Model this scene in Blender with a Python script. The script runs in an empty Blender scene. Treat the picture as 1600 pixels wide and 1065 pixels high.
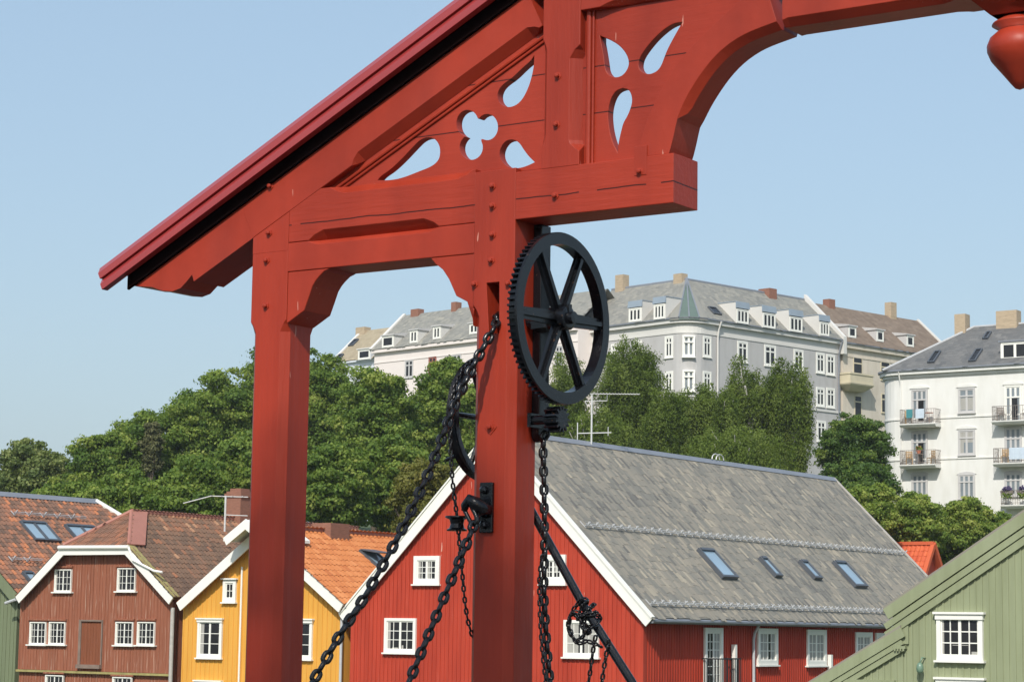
import bpy, bmesh, math, random
import numpy as np
from mathutils import Vector as V, Matrix
from mathutils.geometry import tessellate_polygon
S = bpy.context.scene
C = S.collection
R = math.radians
random.seed(7)

# ------------------------------------------------------------------ camera
F, HY, ROLL, EYE = 3500.0, 984.0, 0.0145, 1.7
PITCH = math.atan((HY - 532.5) * math.cos(ROLL) / F)
fw = V((0, math.cos(PITCH), math.sin(PITCH)))
r0, u0 = V((1, 0, 0)), V((0, -math.sin(PITCH), math.cos(PITCH)))
RT = math.cos(ROLL) * r0 + math.sin(ROLL) * u0
UP = -math.sin(ROLL) * r0 + math.cos(ROLL) * u0
cam = bpy.data.objects.new("camera", bpy.data.cameras.new("camera"))
C.objects.link(cam)
cam.data.sensor_width = 36
cam.data.lens = F / 1600 * 36
cam.data.clip_start, cam.data.clip_end = 0.3, 12000
cm = Matrix((RT, UP, -fw)).transposed().to_4x4()
cm.translation = (0, 0, EYE)
cam.matrix_world = cm
S.camera = cam

# ------------------------------------------------------------------ light
SUN_EL, SUN_AZ = 41.5, 13.0          # height, degrees left of straight behind the camera
sd = V((-math.sin(R(SUN_AZ)) * math.cos(R(SUN_EL)), -math.cos(R(SUN_AZ)) * math.cos(R(SUN_EL)), math.sin(R(SUN_EL))))
w = bpy.data.worlds.new("World"); S.world = w; w.use_nodes = True
wn = w.node_tree.nodes
sky = wn.new("ShaderNodeTexSky"); sky.sky_type = 'NISHITA'; sky.sun_disc = False
sky.sun_elevation = R(SUN_EL); sky.sun_rotation = math.atan2(sd.x, sd.y) % (2 * math.pi)
sky.air_density = 1.3; sky.dust_density = 2.6; sky.ozone_density = 2.4; sky.altitude = 0
bg = wn["Background"]; bg.inputs[1].default_value = 0.146
mx = wn.new("ShaderNodeMix"); mx.data_type = 'RGBA'; mx.inputs[0].default_value = .5; mx.inputs[7].default_value = (3.0, 4.08, 5.2, 1)   # thin even summer haze over the clear sky
w.node_tree.links.new(sky.outputs[0], mx.inputs[6]); w.node_tree.links.new(mx.outputs[2], bg.inputs[0])
sl = bpy.data.lights.new("sun", 'SUN'); sl.energy = 3.8; sl.angle = R(0.53); sl.color = (1, .95, .87)
so = bpy.data.objects.new("sun", sl); C.objects.link(so); so.rotation_euler = (-sd).to_track_quat('-Z', 'Y').to_euler()
S.view_settings.view_transform = 'Standard'; S.view_settings.look = 'None'
S.view_settings.exposure = 0.08; S.view_settings.gamma = 1
S.cycles.max_bounces = 6

# ------------------------------------------------------------------ materials
def mat(name, col, rough=.6, var=.12, scale=3.0, stretch=(1, 1, 1), spec=.5, bump=0.0, bscale=20, metal=0.0,
        attr=None, ramp=None, col2=None, c2lo=.55, c2hi=.7, c2scale=6, c2stretch=(1, 1, 1), seams=None, wob=0.0, trans=0.0, fleck=None, fstretch=(1, 1, .12), flo=.735, fscale=26, dirt=None, grain=None):
    m = bpy.data.materials.new(name); m.use_nodes = True
    n, l = m.node_tree.nodes, m.node_tree.links
    b = n["Principled BSDF"]; b.inputs["Roughness"].default_value = rough; b.inputs["Metallic"].default_value = metal
    b.inputs["Specular IOR Level"].default_value = spec
    tc = n.new("ShaderNodeTexCoord")
    def noise(sc, st, det=4):
        mp = n.new("ShaderNodeMapping"); mp.inputs["Scale"].default_value = st; l.new(tc.outputs["Object"], mp.inputs[0])
        t = n.new("ShaderNodeTexNoise"); t.inputs["Scale"].default_value = sc; t.inputs["Detail"].default_value = det
        l.new(mp.outputs[0], t.inputs[0]); return t.outputs[0]
    def math_(op, a, c):
        k = n.new("ShaderNodeMath"); k.operation = op
        for i, x in enumerate((a, c)):
            if isinstance(x, (int, float)): k.inputs[i].default_value = x
            else: l.new(x, k.inputs[i])
        return k.outputs[0]
    def mix(fac, a, c, mode='MIX'):
        k = n.new("ShaderNodeMix"); k.data_type = 'RGBA'; k.blend_type = mode
        for i, x in ((0, fac), (6, a), (7, c)):
            if isinstance(x, (int, float)): k.inputs[i].default_value = x
            elif isinstance(x, tuple): k.inputs[i].default_value = x + (1,)
            else: l.new(x, k.inputs[i])
        return k.outputs[2]
    nz = noise(scale, stretch)
    if ramp:
        rp = n.new("ShaderNodeValToRGB"); e = rp.color_ramp.elements
        while len(e) < len(ramp): e.new(.5)
        for i, (p, c) in enumerate(ramp): e[i].position = p; e[i].color = c + (1,)
        at = n.new("ShaderNodeAttribute"); at.attribute_name = attr
        if var:
            l.new(math_('ADD', at.outputs["Fac"], math_('MULTIPLY', math_('SUBTRACT', nz, .5), var)), rp.inputs[0])
        else: l.new(at.outputs["Fac"], rp.inputs[0])
        c = rp.outputs[0]
    else:
        lo = tuple(x * (1 - var * 1.4) for x in col); hi = tuple(min(1, x * (1 + var * 1.4)) for x in col)
        c = mix(nz, lo, hi)
    if col2:
        k = noise(c2scale, c2stretch, 6)
        mr = n.new("ShaderNodeMapRange"); mr.inputs[1].default_value = c2lo; mr.inputs[2].default_value = c2hi
        l.new(k, mr.inputs[0]); c = mix(mr.outputs[0], c, col2)
    if grain:
        gz_ = noise(70, grain, 3); mr = n.new("ShaderNodeMapRange"); mr.inputs[1].default_value = .3; mr.inputs[2].default_value = .7; mr.inputs[3].default_value = .96; mr.inputs[4].default_value = 1.03
        l.new(gz_, mr.inputs[0]); cb = n.new("ShaderNodeCombineColor")
        for q in range(3): l.new(mr.outputs[0], cb.inputs[q])
        c = mix(1.0, c, cb.outputs[0], 'MULTIPLY')
    if dirt:
        k = noise(.9, (2.2, 2.2, .5), 7); mr = n.new("ShaderNodeMapRange"); mr.inputs[1].default_value = .42; mr.inputs[2].default_value = .72; mr.inputs[4].default_value = dirt[1]
        l.new(k, mr.inputs[0]); c = mix(mr.outputs[0], c, dirt[0], 'MULTIPLY')
    if fleck:
        k = math_('MULTIPLY', math_('GREATER_THAN', noise(fscale, fstretch, 2), flo), math_('GREATER_THAN', noise(1.7, (1, 1, 1), 2), .5)); c = mix(k, c, fleck)
    h = None
    if bump: h = math_('MULTIPLY', noise(bscale, stretch, 5), bump)
    if grain: gh = math_('MULTIPLY', gz_, .13); h = gh if h is None else math_('ADD', h, gh)
    if seams:
        sp = n.new("ShaderNodeSeparateXYZ"); l.new(tc.outputs["Object"], sp.inputs[0])
        z = sp.outputs[2]
        if wob: z = math_('ADD', z, math_('MULTIPLY', math_('SUBTRACT', noise(1.6, (1, 1, .2), 6), .5), wob))
        tot = None
        for z0 in seams:
            d = math_('LESS_THAN', math_('ABSOLUTE', math_('SUBTRACT', z, z0), 0), .0045 if not wob else .005)
            tot = d if tot is None else math_('MAXIMUM', tot, d)
        if wob: tot = math_('MULTIPLY', tot, math_('GREATER_THAN', noise(2.3, (1, 1, .1), 3), .40))
        c = mix(tot, c, tuple(x * .16 for x in (col or (.2, .03, .02))))
        hs = math_('MULTIPLY', tot, -1.0)
        h = hs if h is None else math_('ADD', h, hs)
    if h is not None:
        bp = n.new("ShaderNodeBump"); bp.inputs["Strength"].default_value = .6; bp.inputs["Distance"].default_value = .01
        l.new(h, bp.inputs["Height"]); l.new(bp.outputs[0], b.inputs["Normal"])
    l.new(c, b.inputs["Base Color"])
    if trans:
        tr = n.new("ShaderNodeBsdfTranslucent"); l.new(mix(1.0, c, (1.0, 1.0, .45), 'MULTIPLY'), tr.inputs[0])
        ms = n.new("ShaderNodeMixShader"); ms.inputs[0].default_value = trans
        l.new(b.outputs[0], ms.inputs[1]); l.new(tr.outputs[0], ms.inputs[2])
        l.new(ms.outputs[0], n["Material Output"].inputs[0])
    return m

RED = (.345, .034, .0135)
M = {}
FL = dict(fleck=(.50, .20, .15), dirt=((.62, .55, .55), .75))
M['gate'] = mat("gate_red_paint", RED, .46, .10, 2.2, bump=.5, bscale=9, spec=.35, col2=(.365, .043, .022), c2lo=.56, c2hi=.72, c2scale=1.3, grain=(.12, .5, .12), **FL)
M['gate_post'] = mat("gate_post_paint", RED, .46, .10, 2.2, (1, 1, .12), bump=.6, bscale=26, spec=.35, col2=(.37, .055, .036), c2lo=.60, c2hi=.74, c2scale=5, c2stretch=(1, 1, .07), grain=(1, 1, .03), **FL)
M['panel'] = mat("gate_panel_paint", RED, .46, .08, 2.0, (.4, 1, 1), bump=.4, bscale=20, spec=.35, seams=[5.378, 5.72], grain=(.03, 1, 1), **FL)
M['beam'] = mat("gate_beam_paint", RED, .46, .10, 2.0, (.15, 1, 1), bump=.6, bscale=26, spec=.35, seams=[4.795], wob=.05, grain=(.03, 1, 1), **FL)
M['board'] = mat("gate_roof_board_paint", (.33, .038, .036), .28, .08, 1.5, spec=.75)
M['eave_shade'] = mat("gate_eave_painted_shade", (.006, .003, .003), 1.0, .2, spec=.0)  # near-black: deep shade under the eave is put into the colour
M['iron'] = mat("black_iron_paint", (.0055, .006, .008), .25, .4, 8, spec=.42, bump=.25, bscale=60, fleck=(.055, .032, .02), fstretch=(1, 1, 1), flo=.70, fscale=30)
M['chain'] = mat("black_chain_iron", (.006, .0055, .006), .24, .4, 20, spec=.5, fleck=(.06, .033, .02), fstretch=(1, 1, 1), flo=.66, fscale=25)
M['redwall'] = mat("red_board_paint", (.43, .052, .026), .65, .14, 1.2, (6, 6, .25), spec=.25, col2=(.46, .075, .045), c2lo=.6, c2hi=.75, c2scale=2.5, c2stretch=(3, 3, .3), dirt=((.72, .62, .62), .7), fleck=(.62, .34, .27), fstretch=(1, 1, .10), flo=.735, fscale=9)
M['brownwall'] = mat("weathered_brown_board_paint", (.27, .10, .058), .75, .22, 1.6, (4, 4, .25), spec=.2, col2=(.42, .27, .20), c2lo=.57, c2hi=.72, c2scale=3.0, c2stretch=(5, 5, .35))
M['yellowwall'] = mat("yellow_board_paint", (.68, .345, .060), .65, .08, 1.2, (6, 6, .3), spec=.25, dirt=((.86, .82, .72), .6))
M['greenwall'] = mat("sage_green_board_paint", (.275, .305, .185), .65, .10, 1.1, (6, 6, .25), spec=.25, dirt=((.78, .78, .72), .7))
M['greenleft'] = mat("moss_green_board_paint", (.165, .195, .115), .65, .12, 1.1, (6, 6, .25), spec=.25)
M['whitewood'] = mat("white_wood_paint", (.80, .79, .73), .5, .04, 2, spec=.4)
M['greywood'] = mat("grey_boards", (.42, .40, .37), .8, .15, 2, (.3, .3, 3))
M['door'] = mat("old_hatch_boards", (.21, .072, .036), .75, .25, 2.5, (6, 6, .3), spec=.2)
M['moss'] = mat("mossy_verge", (.30, .26, .10), .9, .35, 5)
M['glass'] = mat("dark_window_glass", (.022, .022, .024), .06, .3, 1.5, spec=.32)
M['paleglass'] = mat("pale_window_glass", (.20, .23, .25), .08, .3, 1.0, spec=.5)
M['skyglass'] = mat("skylight_glass", (.26, .36, .44), .04, .2, .6, spec=.7)
M['skyframe'] = mat("skylight_flashing", (.075, .085, .10), .45, .15, spec=.5)
M['curtain'] = mat("pale_curtain", (.36, .35, .32), .9, .25, 5, (6, 1, .3))
M['steel'] = mat("galvanised_steel", (.46, .47, .48), .55, .12, 5)
M['zinc'] = mat("zinc_sheet", (.235, .25, .28), .45, .12, 2, metal=.2)
M['lightpaint'] = mat("antenna_aluminium", (.62, .62, .60), .4, .1, metal=.2)
M['slate'] = mat("slate_tiles", (.2, .2, .2), .7, .25, .5, spec=.18, attr='tint', ramp=[(0, (0.143, 0.136, 0.124)), (.3, (0.209, 0.200, 0.173)), (.55, (0.259, 0.237, 0.195)), (.78, (0.303, 0.269, 0.215)), (1, (0.397, 0.347, 0.263))])
M['oldtile'] = mat("weathered_clay_pantiles", (.2, .1, .1), .8, .5, .5, spec=.2, attr='tint', ramp=[(0, (0.120, 0.078, 0.059)), (.35, (0.188, 0.106, 0.074)), (.6, (0.251, 0.124, 0.079)), (.85, (0.331, 0.140, 0.079)), (1, (0.410, 0.162, 0.079))])
M['oldtile2'] = mat("mossy_dark_pantiles", (.2, .1, .1), .85, .5, .5, spec=.2, attr='tint', ramp=[(0, (0.106, 0.071, 0.053)), (.45, (0.157, 0.100, 0.069)), (.75, (0.202, 0.110, 0.071)), (.92, (0.269, 0.122, 0.069)), (1, (0.336, 0.194, 0.118))])
M['orangetile'] = mat("orange_clay_pantiles", (.5, .2, .1), .65, .25, .4, spec=.3, attr='tint', ramp=[(0, (.40, .125, .040)), (.5, (.49, .175, .058)), (1, (.56, .225, .085))])
M['redtile'] = mat("red_clay_pantiles", (.5, .1, .1), .65, .2, .4, spec=.3, attr='tint', ramp=[(0, (.48, .085, .035)), (1, (.60, .13, .05))])
M['redmetal'] = mat("rusty_red_ridge_metal", (.35, .15, .11), .7, .15, 2)
M['greyslate'] = mat("grey_roof_slates", (.2, .2, .2), .75, .4, .25, spec=.25, attr='tint', ramp=[(0, (.19, .19, .175)), (.5, (.245, .24, .215)), (1, (.31, .295, .25))])
M['tanslate'] = mat("tan_roof_slates", (.2, .2, .2), .8, .3, .3, spec=.2, attr='tint', ramp=[(0, (.30, .25, .17)), (1, (.40, .34, .24))])
M['brownslate'] = mat("brown_roof_slates", (.2, .2, .2), .8, .4, .3, spec=.2, attr='tint', ramp=[(0, (.165, .125, .095)), (1, (.25, .195, .15))])
M['darkslate'] = mat("dark_roof_slates", (.2, .2, .2), .7, .4, .3, spec=.3, attr='tint', ramp=[(0, (.105, .108, .11)), (1, (.175, .172, .165))])
M['whitewall'] = mat("white_render", (.72, .715, .68), .8, .04, .6, spec=.2, dirt=((.86, .85, .82), .6))
M['greywall'] = mat("grey_render", (.46, .45, .44), .85, .05, .5, spec=.2, dirt=((.85, .84, .82), .6))
M['palegrey'] = mat("pale_grey_render", (.62, .605, .57), .85, .05, .5, spec=.2)
M['beigewall'] = mat("beige_render", (.60, .54, .45), .85, .10, .4, spec=.2, dirt=((.82, .80, .76), .7))
M['stone'] = mat("pale_balcony_stone", (.56, .50, .36), .85, .15, 1, spec=.2)
M['pinkwall'] = mat("pale_pink_render", (.76, .69, .65), .85, .04, .5, spec=.2)
M['bluewhite'] = mat("bluish_white_render", (.68, .71, .76), .85, .04, .5, spec=.2)
M['copper'] = mat("green_copper_sheet", (.10, .142, .122), .7, .15, 1)
M['dormerblue'] = mat("blue_grey_dormer_sheet", (.26, .315, .37), .55, .1, 1)
M['dormergrey'] = mat("grey_dormer_render", (.50, .49, .48), .8, .05, 1)
M['brick'] = mat("chimney_brick", (.25, .115, .075), .85, .3, 6, (1, 1, 5))
M['palebrick'] = mat("pale_chimney_brick", (.42, .33, .225), .85, .25, 3, (1, 1, 5))
M['leaf'] = mat("maple_leaves", (.1, .1, .1), .6, .25, .25, spec=.2, attr='tint', trans=.45, ramp=[(0, (0.088, 0.160, 0.032)), (.45, (0.170, 0.254, 0.046)), (.8, (0.272, 0.348, 0.067)), (1, (0.392, 0.432, 0.114))])
M['leafgrey'] = mat("pale_tree_leaves", (.1, .1, .1), .6, .3, .25, spec=.3, attr='tint', trans=.42, ramp=[(0, (0.117, 0.166, 0.047)), (.6, (0.209, 0.262, 0.078)), (1, (0.333, 0.366, 0.140))])
M['leafbirch'] = mat("birch_leaves", (.1, .1, .1), .7, .2, .25, spec=.12, attr='tint', trans=.45, ramp=[(0, (0.091, 0.140, 0.025)), (.5, (0.156, 0.216, 0.041)), (1, (0.241, 0.300, 0.079))])
M['leafdark'] = mat("dark_bush_leaves", (.1, .1, .1), .5, .3, .25, spec=.3, attr='tint', trans=.4, ramp=[(0, (0.051, 0.107, 0.021)), (.6, (0.101, 0.177, 0.031)), (1, (0.204, 0.268, 0.047))])
M['leafolive'] = mat("olive_leaves", (.1, .1, .1), .6, .3, .25, spec=.3, attr='tint', trans=.4, ramp=[(0, (0.127, 0.136, 0.025)), (.6, (0.194, 0.194, 0.040)), (1, (0.267, 0.243, 0.064))])
M['leafdry'] = mat("sparse_grey_twigs", (.1, .1, .1), .7, .3, .25, spec=.2, attr='tint', ramp=[(0, (0.064, 0.071, 0.026)), (1, (0.157, 0.157, 0.071))])
M['bark'] = mat("tree_bark", (.11, .085, .06), .9, .3, 4, (1, 1, .3))
M['birchbark'] = mat("birch_bark", (.45, .43, .40), .8, .4, 4, (1, 1, 2))
M['ground'] = mat("grassy_ground", (.06, .085, .03), .95, .3, .15)
M['water'] = mat("river_water", (.03, .045, .05), .08, .1, .5, bump=1.0, bscale=1.2)
M['deck'] = mat("bridge_planks", (.22, .18, .14), .8, .25, 2, (1, 8, 1))
M['teal'] = mat("teal_cloth", (.05, .22, .24), .8)
M['cloth'] = mat("pale_blue_cloth", (.50, .58, .66), .8)
M['terracotta'] = mat("terracotta_pot", (.42, .13, .06), .8)
M['wood'] = mat("chair_wood", (.42, .27, .12), .7)
M['purple'] = mat("purple_flowers", (.07, .05, .13), .8, .3, 8)
M['rail'] = mat("balcony_rail_iron", (.20, .17, .15), .6, .2)
M['blackrail'] = mat("black_rail_iron", (.015, .015, .017), .5, .2)
M['lampgreen'] = mat("green_lamp_enamel", (.15, .24, .17), .3, .1, spec=.6)

# ------------------------------------------------------------------ mesh builder
I4 = Matrix.Identity(4)
class MB:
    def __init__(s, T=None): s.v, s.f, s.t, s.T = [], [], [], T
    def add(s, vs, fs, tint=.5):
        k = len(s.v)
        s.v += [tuple(s.T @ V(p)) if s.T else tuple(p) for p in vs]
        s.f += [[i + k for i in q] for q in fs]; s.t += [tint] * len(fs)
    def box(s, x0, x1, y0, y1, z0, z1):
        s.add([(x, y, z) for x in (x0, x1) for y in (y0, y1) for z in (z0, z1)],
              [(0, 1, 3, 2), (4, 6, 7, 5), (0, 4, 5, 1), (2, 3, 7, 6), (0, 2, 6, 4), (1, 5, 7, 3)])
    def prism(s, poly, y0, y1, holes=()):
        loops = [list(poly)] + [list(h) for h in holes]; al = [p for L in loops for p in L]; n = len(al)
        tri = tessellate_polygon([[V((p[0], p[1], 0)) for p in L] for L in loops]) if (holes or len(poly) > 4) else [tuple(range(len(poly)))]
        fs = [tuple(t) for t in tri] + [tuple(i + n for i in reversed(t)) for t in tri]
        k = 0
        for L in loops:
            m = len(L); fs += [(k + i, k + (i + 1) % m, n + k + (i + 1) % m, n + k + i) for i in range(m)]; k += m
        s.add([(p[0], y0, p[1]) for p in al] + [(p[0], y1, p[1]) for p in al], fs)
    def loft(s, secs, caps=True, closed=False):
        m = len(secs[0]); n = len(secs); fs = []
        for i in range(n if closed else n - 1):
            a, b = i * m, ((i + 1) % n) * m
            fs += [(a + j, a + (j + 1) % m, b + (j + 1) % m, b + j) for j in range(m)]
        if caps and not closed: fs += [tuple(range(m)), tuple(range((n - 1) * m, n * m))]
        s.add([p for q in secs for p in q], fs)
    def tube(s, pts, r, n=8, closed=False, caps=True):
        pts = [V(p) for p in pts]; N = len(pts); rs = r if isinstance(r, (list, tuple)) else [r] * N; secs = []; prev = None
        for i, p in enumerate(pts):
            d = (pts[(i + 1) % N] - pts[i - 1]) if closed or 0 < i < N - 1 else (pts[1] - pts[0] if i == 0 else pts[-1] - pts[-2])
            d.normalize()
            a = V((0, 0, 1)) if prev is None and abs(d.z) < .9 else (V((1, 0, 0)) if prev is None else prev)
            a = (a - d * a.dot(d)).normalized(); prev = a; b = d.cross(a)
            secs.append([p + (a * math.cos(2 * math.pi * k / n) + b * math.sin(2 * math.pi * k / n)) * rs[i] for k in range(n)])
        s.loft(secs, caps, closed)
    def lathe(s, prof, O=(0, 0, 0), A=(0, 0, 1), n=16, closed=False):
        A = V(A).normalized(); a = A.orthogonal().normalized(); b = A.cross(a); O = V(O)
        secs = [[O + A * h + (a * math.cos(2 * math.pi * k / n) + b * math.sin(2 * math.pi * k / n)) * max(r, 1e-4) for k in range(n)] for r, h in prof]
        s.loft(secs, not closed, closed)
    def chbeam(s, O, A, D1, D2, w_, h_, L, ch={}, tr=.09, mn=.004):
        O, A, D1, D2 = V(O), V(A), V(D1), V(D2)
        ts = {0.0, L}
        for c, a0, a1 in ch.values(): ts |= {a0, a0 + tr * .35, a0 + tr, a1 - tr, a1 - tr * .35, a1}
        secs = []
        for t in sorted(x for x in ts if 0 <= x <= L):
            q = []
            for k, (cx, cy, e1, e2) in enumerate([(0, 0, (0, 1), (1, 0)), (w_, 0, (-1, 0), (0, 1)), (w_, h_, (0, -1), (-1, 0)), (0, h_, (1, 0), (0, -1))]):
                c = mn
                if k in ch:
                    cc, a0, a1 = ch[k]; x = min((t - a0) / tr, (a1 - t) / tr); x = max(0, min(1, x)); c = max(mn, cc * math.sin(x * math.pi / 2))
                for e in (e1, e2): q.append(O + A * t + D1 * (cx + e[0] * c) + D2 * (cy + e[1] * c))
            secs.append(q)
        s.loft(secs)
    def build(s, name, m, parent=None, smooth=False, bevel=0, recalc=True):
        me = bpy.data.meshes.new(name); me.from_pydata(s.v, [], s.f)
        at = me.attributes.new('tint', 'FLOAT', 'FACE'); at.data.foreach_set('value', s.t)
        if recalc:
            bm = bmesh.new(); bm.from_mesh(me); bmesh.ops.recalc_face_normals(bm, faces=bm.faces); bm.to_mesh(me); bm.free()
        if smooth: me.shade_smooth()
        if m: me.materials.append(m)
        o = bpy.data.objects.new(name, me); C.objects.link(o)
        if parent: o.parent = parent
        if bevel:
            b = o.modifiers.new('bevel', 'BEVEL'); b.width = bevel; b.segments = 2; b.limit_method = 'ANGLE'; b.angle_limit = R(35)
            if smooth is None: pass
        return o

def tag(o, label, cat, group=None, kind=None):
    if kind: o['kind'] = kind
    if label: o['label'] = label
    if cat: o['category'] = cat
    if group: o['group'] = group
    return o
def thing(name, M4, label, cat, group=None):
    o = bpy.data.objects.new(name, None); o.empty_display_size = .3; C.objects.link(o)
    o.matrix_world = M4; return tag(o, label, cat, group)
def ray(px, py): return fw * F + RT * (px - 800) - UP * (py - 532.5)
def at(px, py, D):
    d = ray(px, py); return V((0, 0, EYE)) + d * (D / d.y)
class Fr:
    """a building's own frame: x along its front to the right, y into it, z up from its base"""
    def __init__(s, px, py, D, a, zb):
        p = at(px, py, D); s.M = Matrix.Translation((p.x, p.y, zb)) @ Matrix.Rotation(-R(a), 4, 'Z')
    def uv(s, px, py, T=I4, y=0.0):
        m = (s.M @ T).inverted(); o = m @ V((0, 0, EYE)); d = m.to_3x3() @ ray(px, py)
        t = (y - o.y) / d.y; q = o + d * t
        return q.x, q.z
    def uvs(s, pts, T=I4, y=0.0): return [s.uv(*p, T, y) for p in pts]
def side_T(x0): return Matrix(((0, -1, 0, x0), (1, 0, 0, 0), (0, 0, 1, 0), (0, 0, 0, 1)))   # right-hand wall: u = depth
def roof_T(p0, du, dv):
    """plane through p0, u along du, v up the slope dv, local -y is the outward normal"""
    du, dv = V(du).normalized(), V(dv).normalized(); n = du.cross(dv); Y = -n
    m = Matrix((du, Y, dv)).transposed().to_4x4(); m.translation = p0; return m

# ------------------------------------------------------------------ building parts
def inside(p, poly):
    x, y = p; c = False; n = len(poly)
    for i in range(n):
        x1, y1 = poly[i]; x2, y2 = poly[i - 1]
        if (y1 > y) != (y2 > y) and x < (x2 - x1) * (y - y1) / (y2 - y1) + x1: c = not c
    return c
def span(poly, u):
    ys = []
    for i in range(len(poly)):
        (x1, y1), (x2, y2) = poly[i], poly[i - 1]
        if (x1 > u) != (x2 > u): ys.append(y1 + (y2 - y1) * (u - x1) / (x2 - x1))
    return (min(ys), max(ys)) if ys else None
def wall(par, T, poly, m, th=.25, pitch=.17, bw=.045, bd=.022, name='wall', jit=0.0):
    b = MB(T); b.prism(poly, 0, th)
    if pitch:
        u0, u1 = min(p[0] for p in poly), max(p[0] for p in poly); u = u0 + .03; rnd = random.Random(int(u1 * 100))
        while u < u1 - bw:
            q = [span(poly, u + .002), span(poly, u + bw - .002)]
            if all(q):
                j = rnd.uniform(-jit, jit)
                lo0, hi0 = q[0]; lo1, hi1 = q[1]; d = -bd + j * .3
                b.prism([(u, lo0), (u + bw, lo1), (u + bw, hi1), (u, hi0)], d, .001)
            u += pitch * rnd.uniform(1 - jit * 6, 1 + jit * 6)
    return b.build(name, m, par)
def window(par, T, u0, u1, v0, v1, m, sashes=2, cols=2, rows=3, casing=.11, sash=.038, bar=.022, head=0.0, sill=.05,
           glass='glass', cur=None, proud=.078, name='window', cill=True, top=0):
    """casing + sashes + glazing bars as one frame; glass, sill and curtain are its sub-parts"""
    b = MB(T); p = proud
    b.box(u0, u0 + casing, -p, .0, v0, v1); b.box(u1 - casing, u1, -p, .0, v0, v1)
    b.box(u0 + casing, u1 - casing, -p, .0, v1 - casing, v1); b.box(u0 + casing, u1 - casing, -p, .0, v0, v0 + casing)
    if head: b.box(u0 - .06, u1 + .06, -p - .07, 0, v1, v1 + .05); b.box(u0 - .02, u1 + .02, -p - .03, 0, v1 - head, v1 - .001)
    a0, a1, c0, c1 = u0 + casing, u1 - casing, v0 + casing, v1 - casing
    q = p * .62; ws = (a1 - a0) / sashes
    for i in range(sashes):
        s0, s1 = a0 + i * ws, a0 + (i + 1) * ws
        b.box(s0, s0 + sash, -q, 0, c0, c1); b.box(s1 - sash, s1, -q, 0, c0, c1)
        b.box(s0 + sash, s1 - sash, -q, 0, c1 - sash, c1); b.box(s0 + sash, s1 - sash, -q, 0, c0, c0 + sash)
        for k in range(1, cols):
            x = s0 + sash + (s1 - s0 - 2 * sash) * k / cols; b.box(x - bar / 2, x + bar / 2, -q + .004, 0, c0 + sash, c1 - sash)
        for k in range(1, rows):
            z = c0 + sash + (c1 - c0 - 2 * sash) * k / rows; b.box(s0 + sash, s1 - sash, -q + .007, 0, z - bar / 2, z + bar / 2)
    if top:
        z = c1 - (c1 - c0) * top; b.box(a0, a1, -p * .9, 0, z - sash * .7, z + sash * .7)
    fr = b.build(name, m, par)
    g = MB(T); g.box(a0, a1, -.027, .02, c0, c1); g.build('glass', M[glass], fr)
    if cur:
        k = MB(T)
        for (f0, f1, g0, g1) in cur: k.box(a0 + (a1 - a0) * f0, a0 + (a1 - a0) * f1, -.031, .0, c0 + (c1 - c0) * g0, c0 + (c1 - c0) * g1)
        k.build('curtain', M['curtain'], fr)
    if cill:
        k = MB(T); k.box(u0 - sill, u1 + sill, -p - .06, 0, v0 - .05, v0 - .002); k.build('sill', m, fr)
    return fr
def pxwin(fr, par, T, x0, x1, y0, y1, m, **kw):
    """window given by its place in the photograph, measured on the facade plane"""
    ym = (y0 + y1) / 2; xm = (x0 + x1) / 2
    a, c = fr.uv(x0, ym, T)[0], fr.uv(x1, ym, T)[0]; t, bt = fr.uv(xm, y0, T)[1], fr.uv(xm, y1, T)[1]
    return window(par, T, a, c, bt, t, m, **kw)
def tiles(par, T, poly, tw, th, m, kind='pan', name='roof', seed=1, spread=1.0, base=.10, trend=None, under=True):
    rnd = random.Random(seed); b = MB(T)
    if under: b.prism(poly, .0, base)
    b.t = [.25] * len(b.f)
    us = [p[0] for p in poly]; vs = [p[1] for p in poly]; nr = int((max(vs) - min(vs)) / th) + 1
    nc = int((max(us) - min(us)) / tw) + 2
    for r in range(nr):
        v = min(vs) + r * th; off = (r % 2) * tw * .5 if kind == 'slate' else 0
        for c in range(nc):
            u = min(us) + (c - .5) * tw + off
            if not inside((u + tw / 2, v + th * .5), poly): continue
            t = min(1, max(0, .5 + rnd.gauss(0, .26) * spread + (trend((v - min(vs)) / (max(vs) - min(vs)), (u - min(us)) / (max(us) - min(us))) if trend else 0)))
            ov = th * .18
            if kind == 'pan':
                pr = [(0, .012), (.18, .0), (.45, .004), (.70, .040), (.86, .048), (1, .018)]
                j = rnd.uniform(-.008, .008)
                lo = [(u + f * tw, -(h + .030 + j), v - ov * .3) for f, h in pr]; hi = [(u + f * tw, -(h + .006), v + th + ov) for f, h in pr]
                dn = [(u + f * tw, -(h + .004), v - ov * .3) for f, h in pr]; n = len(pr)
                b.add(lo + hi + dn, [(i, i + 1, n + i + 1, n + i) for i in range(n - 1)] + [(2 * n + i, 2 * n + i + 1, i + 1, i) for i in range(n - 1)], t)
            else:
                j = rnd.uniform(0, .012); g = tw * .012; k = rnd.uniform(-.45, .45) * th
                lo = [(u + g, -.008 - j * .5, v + k), (u + tw - g, -.008 - rnd.uniform(0, .006), v + k * .8)]; hi = [(u + tw - g, -.004, v + th + ov), (u + g, -.004, v + th + ov)]
                dn = [(u + g, -.0, v + k), (u + tw - g, -.0, v + k * .6)]
                b.add(lo + hi + dn, [(0, 1, 2, 3), (4, 5, 1, 0)], t)
    return b.build(name, m, par, recalc=False)
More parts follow.
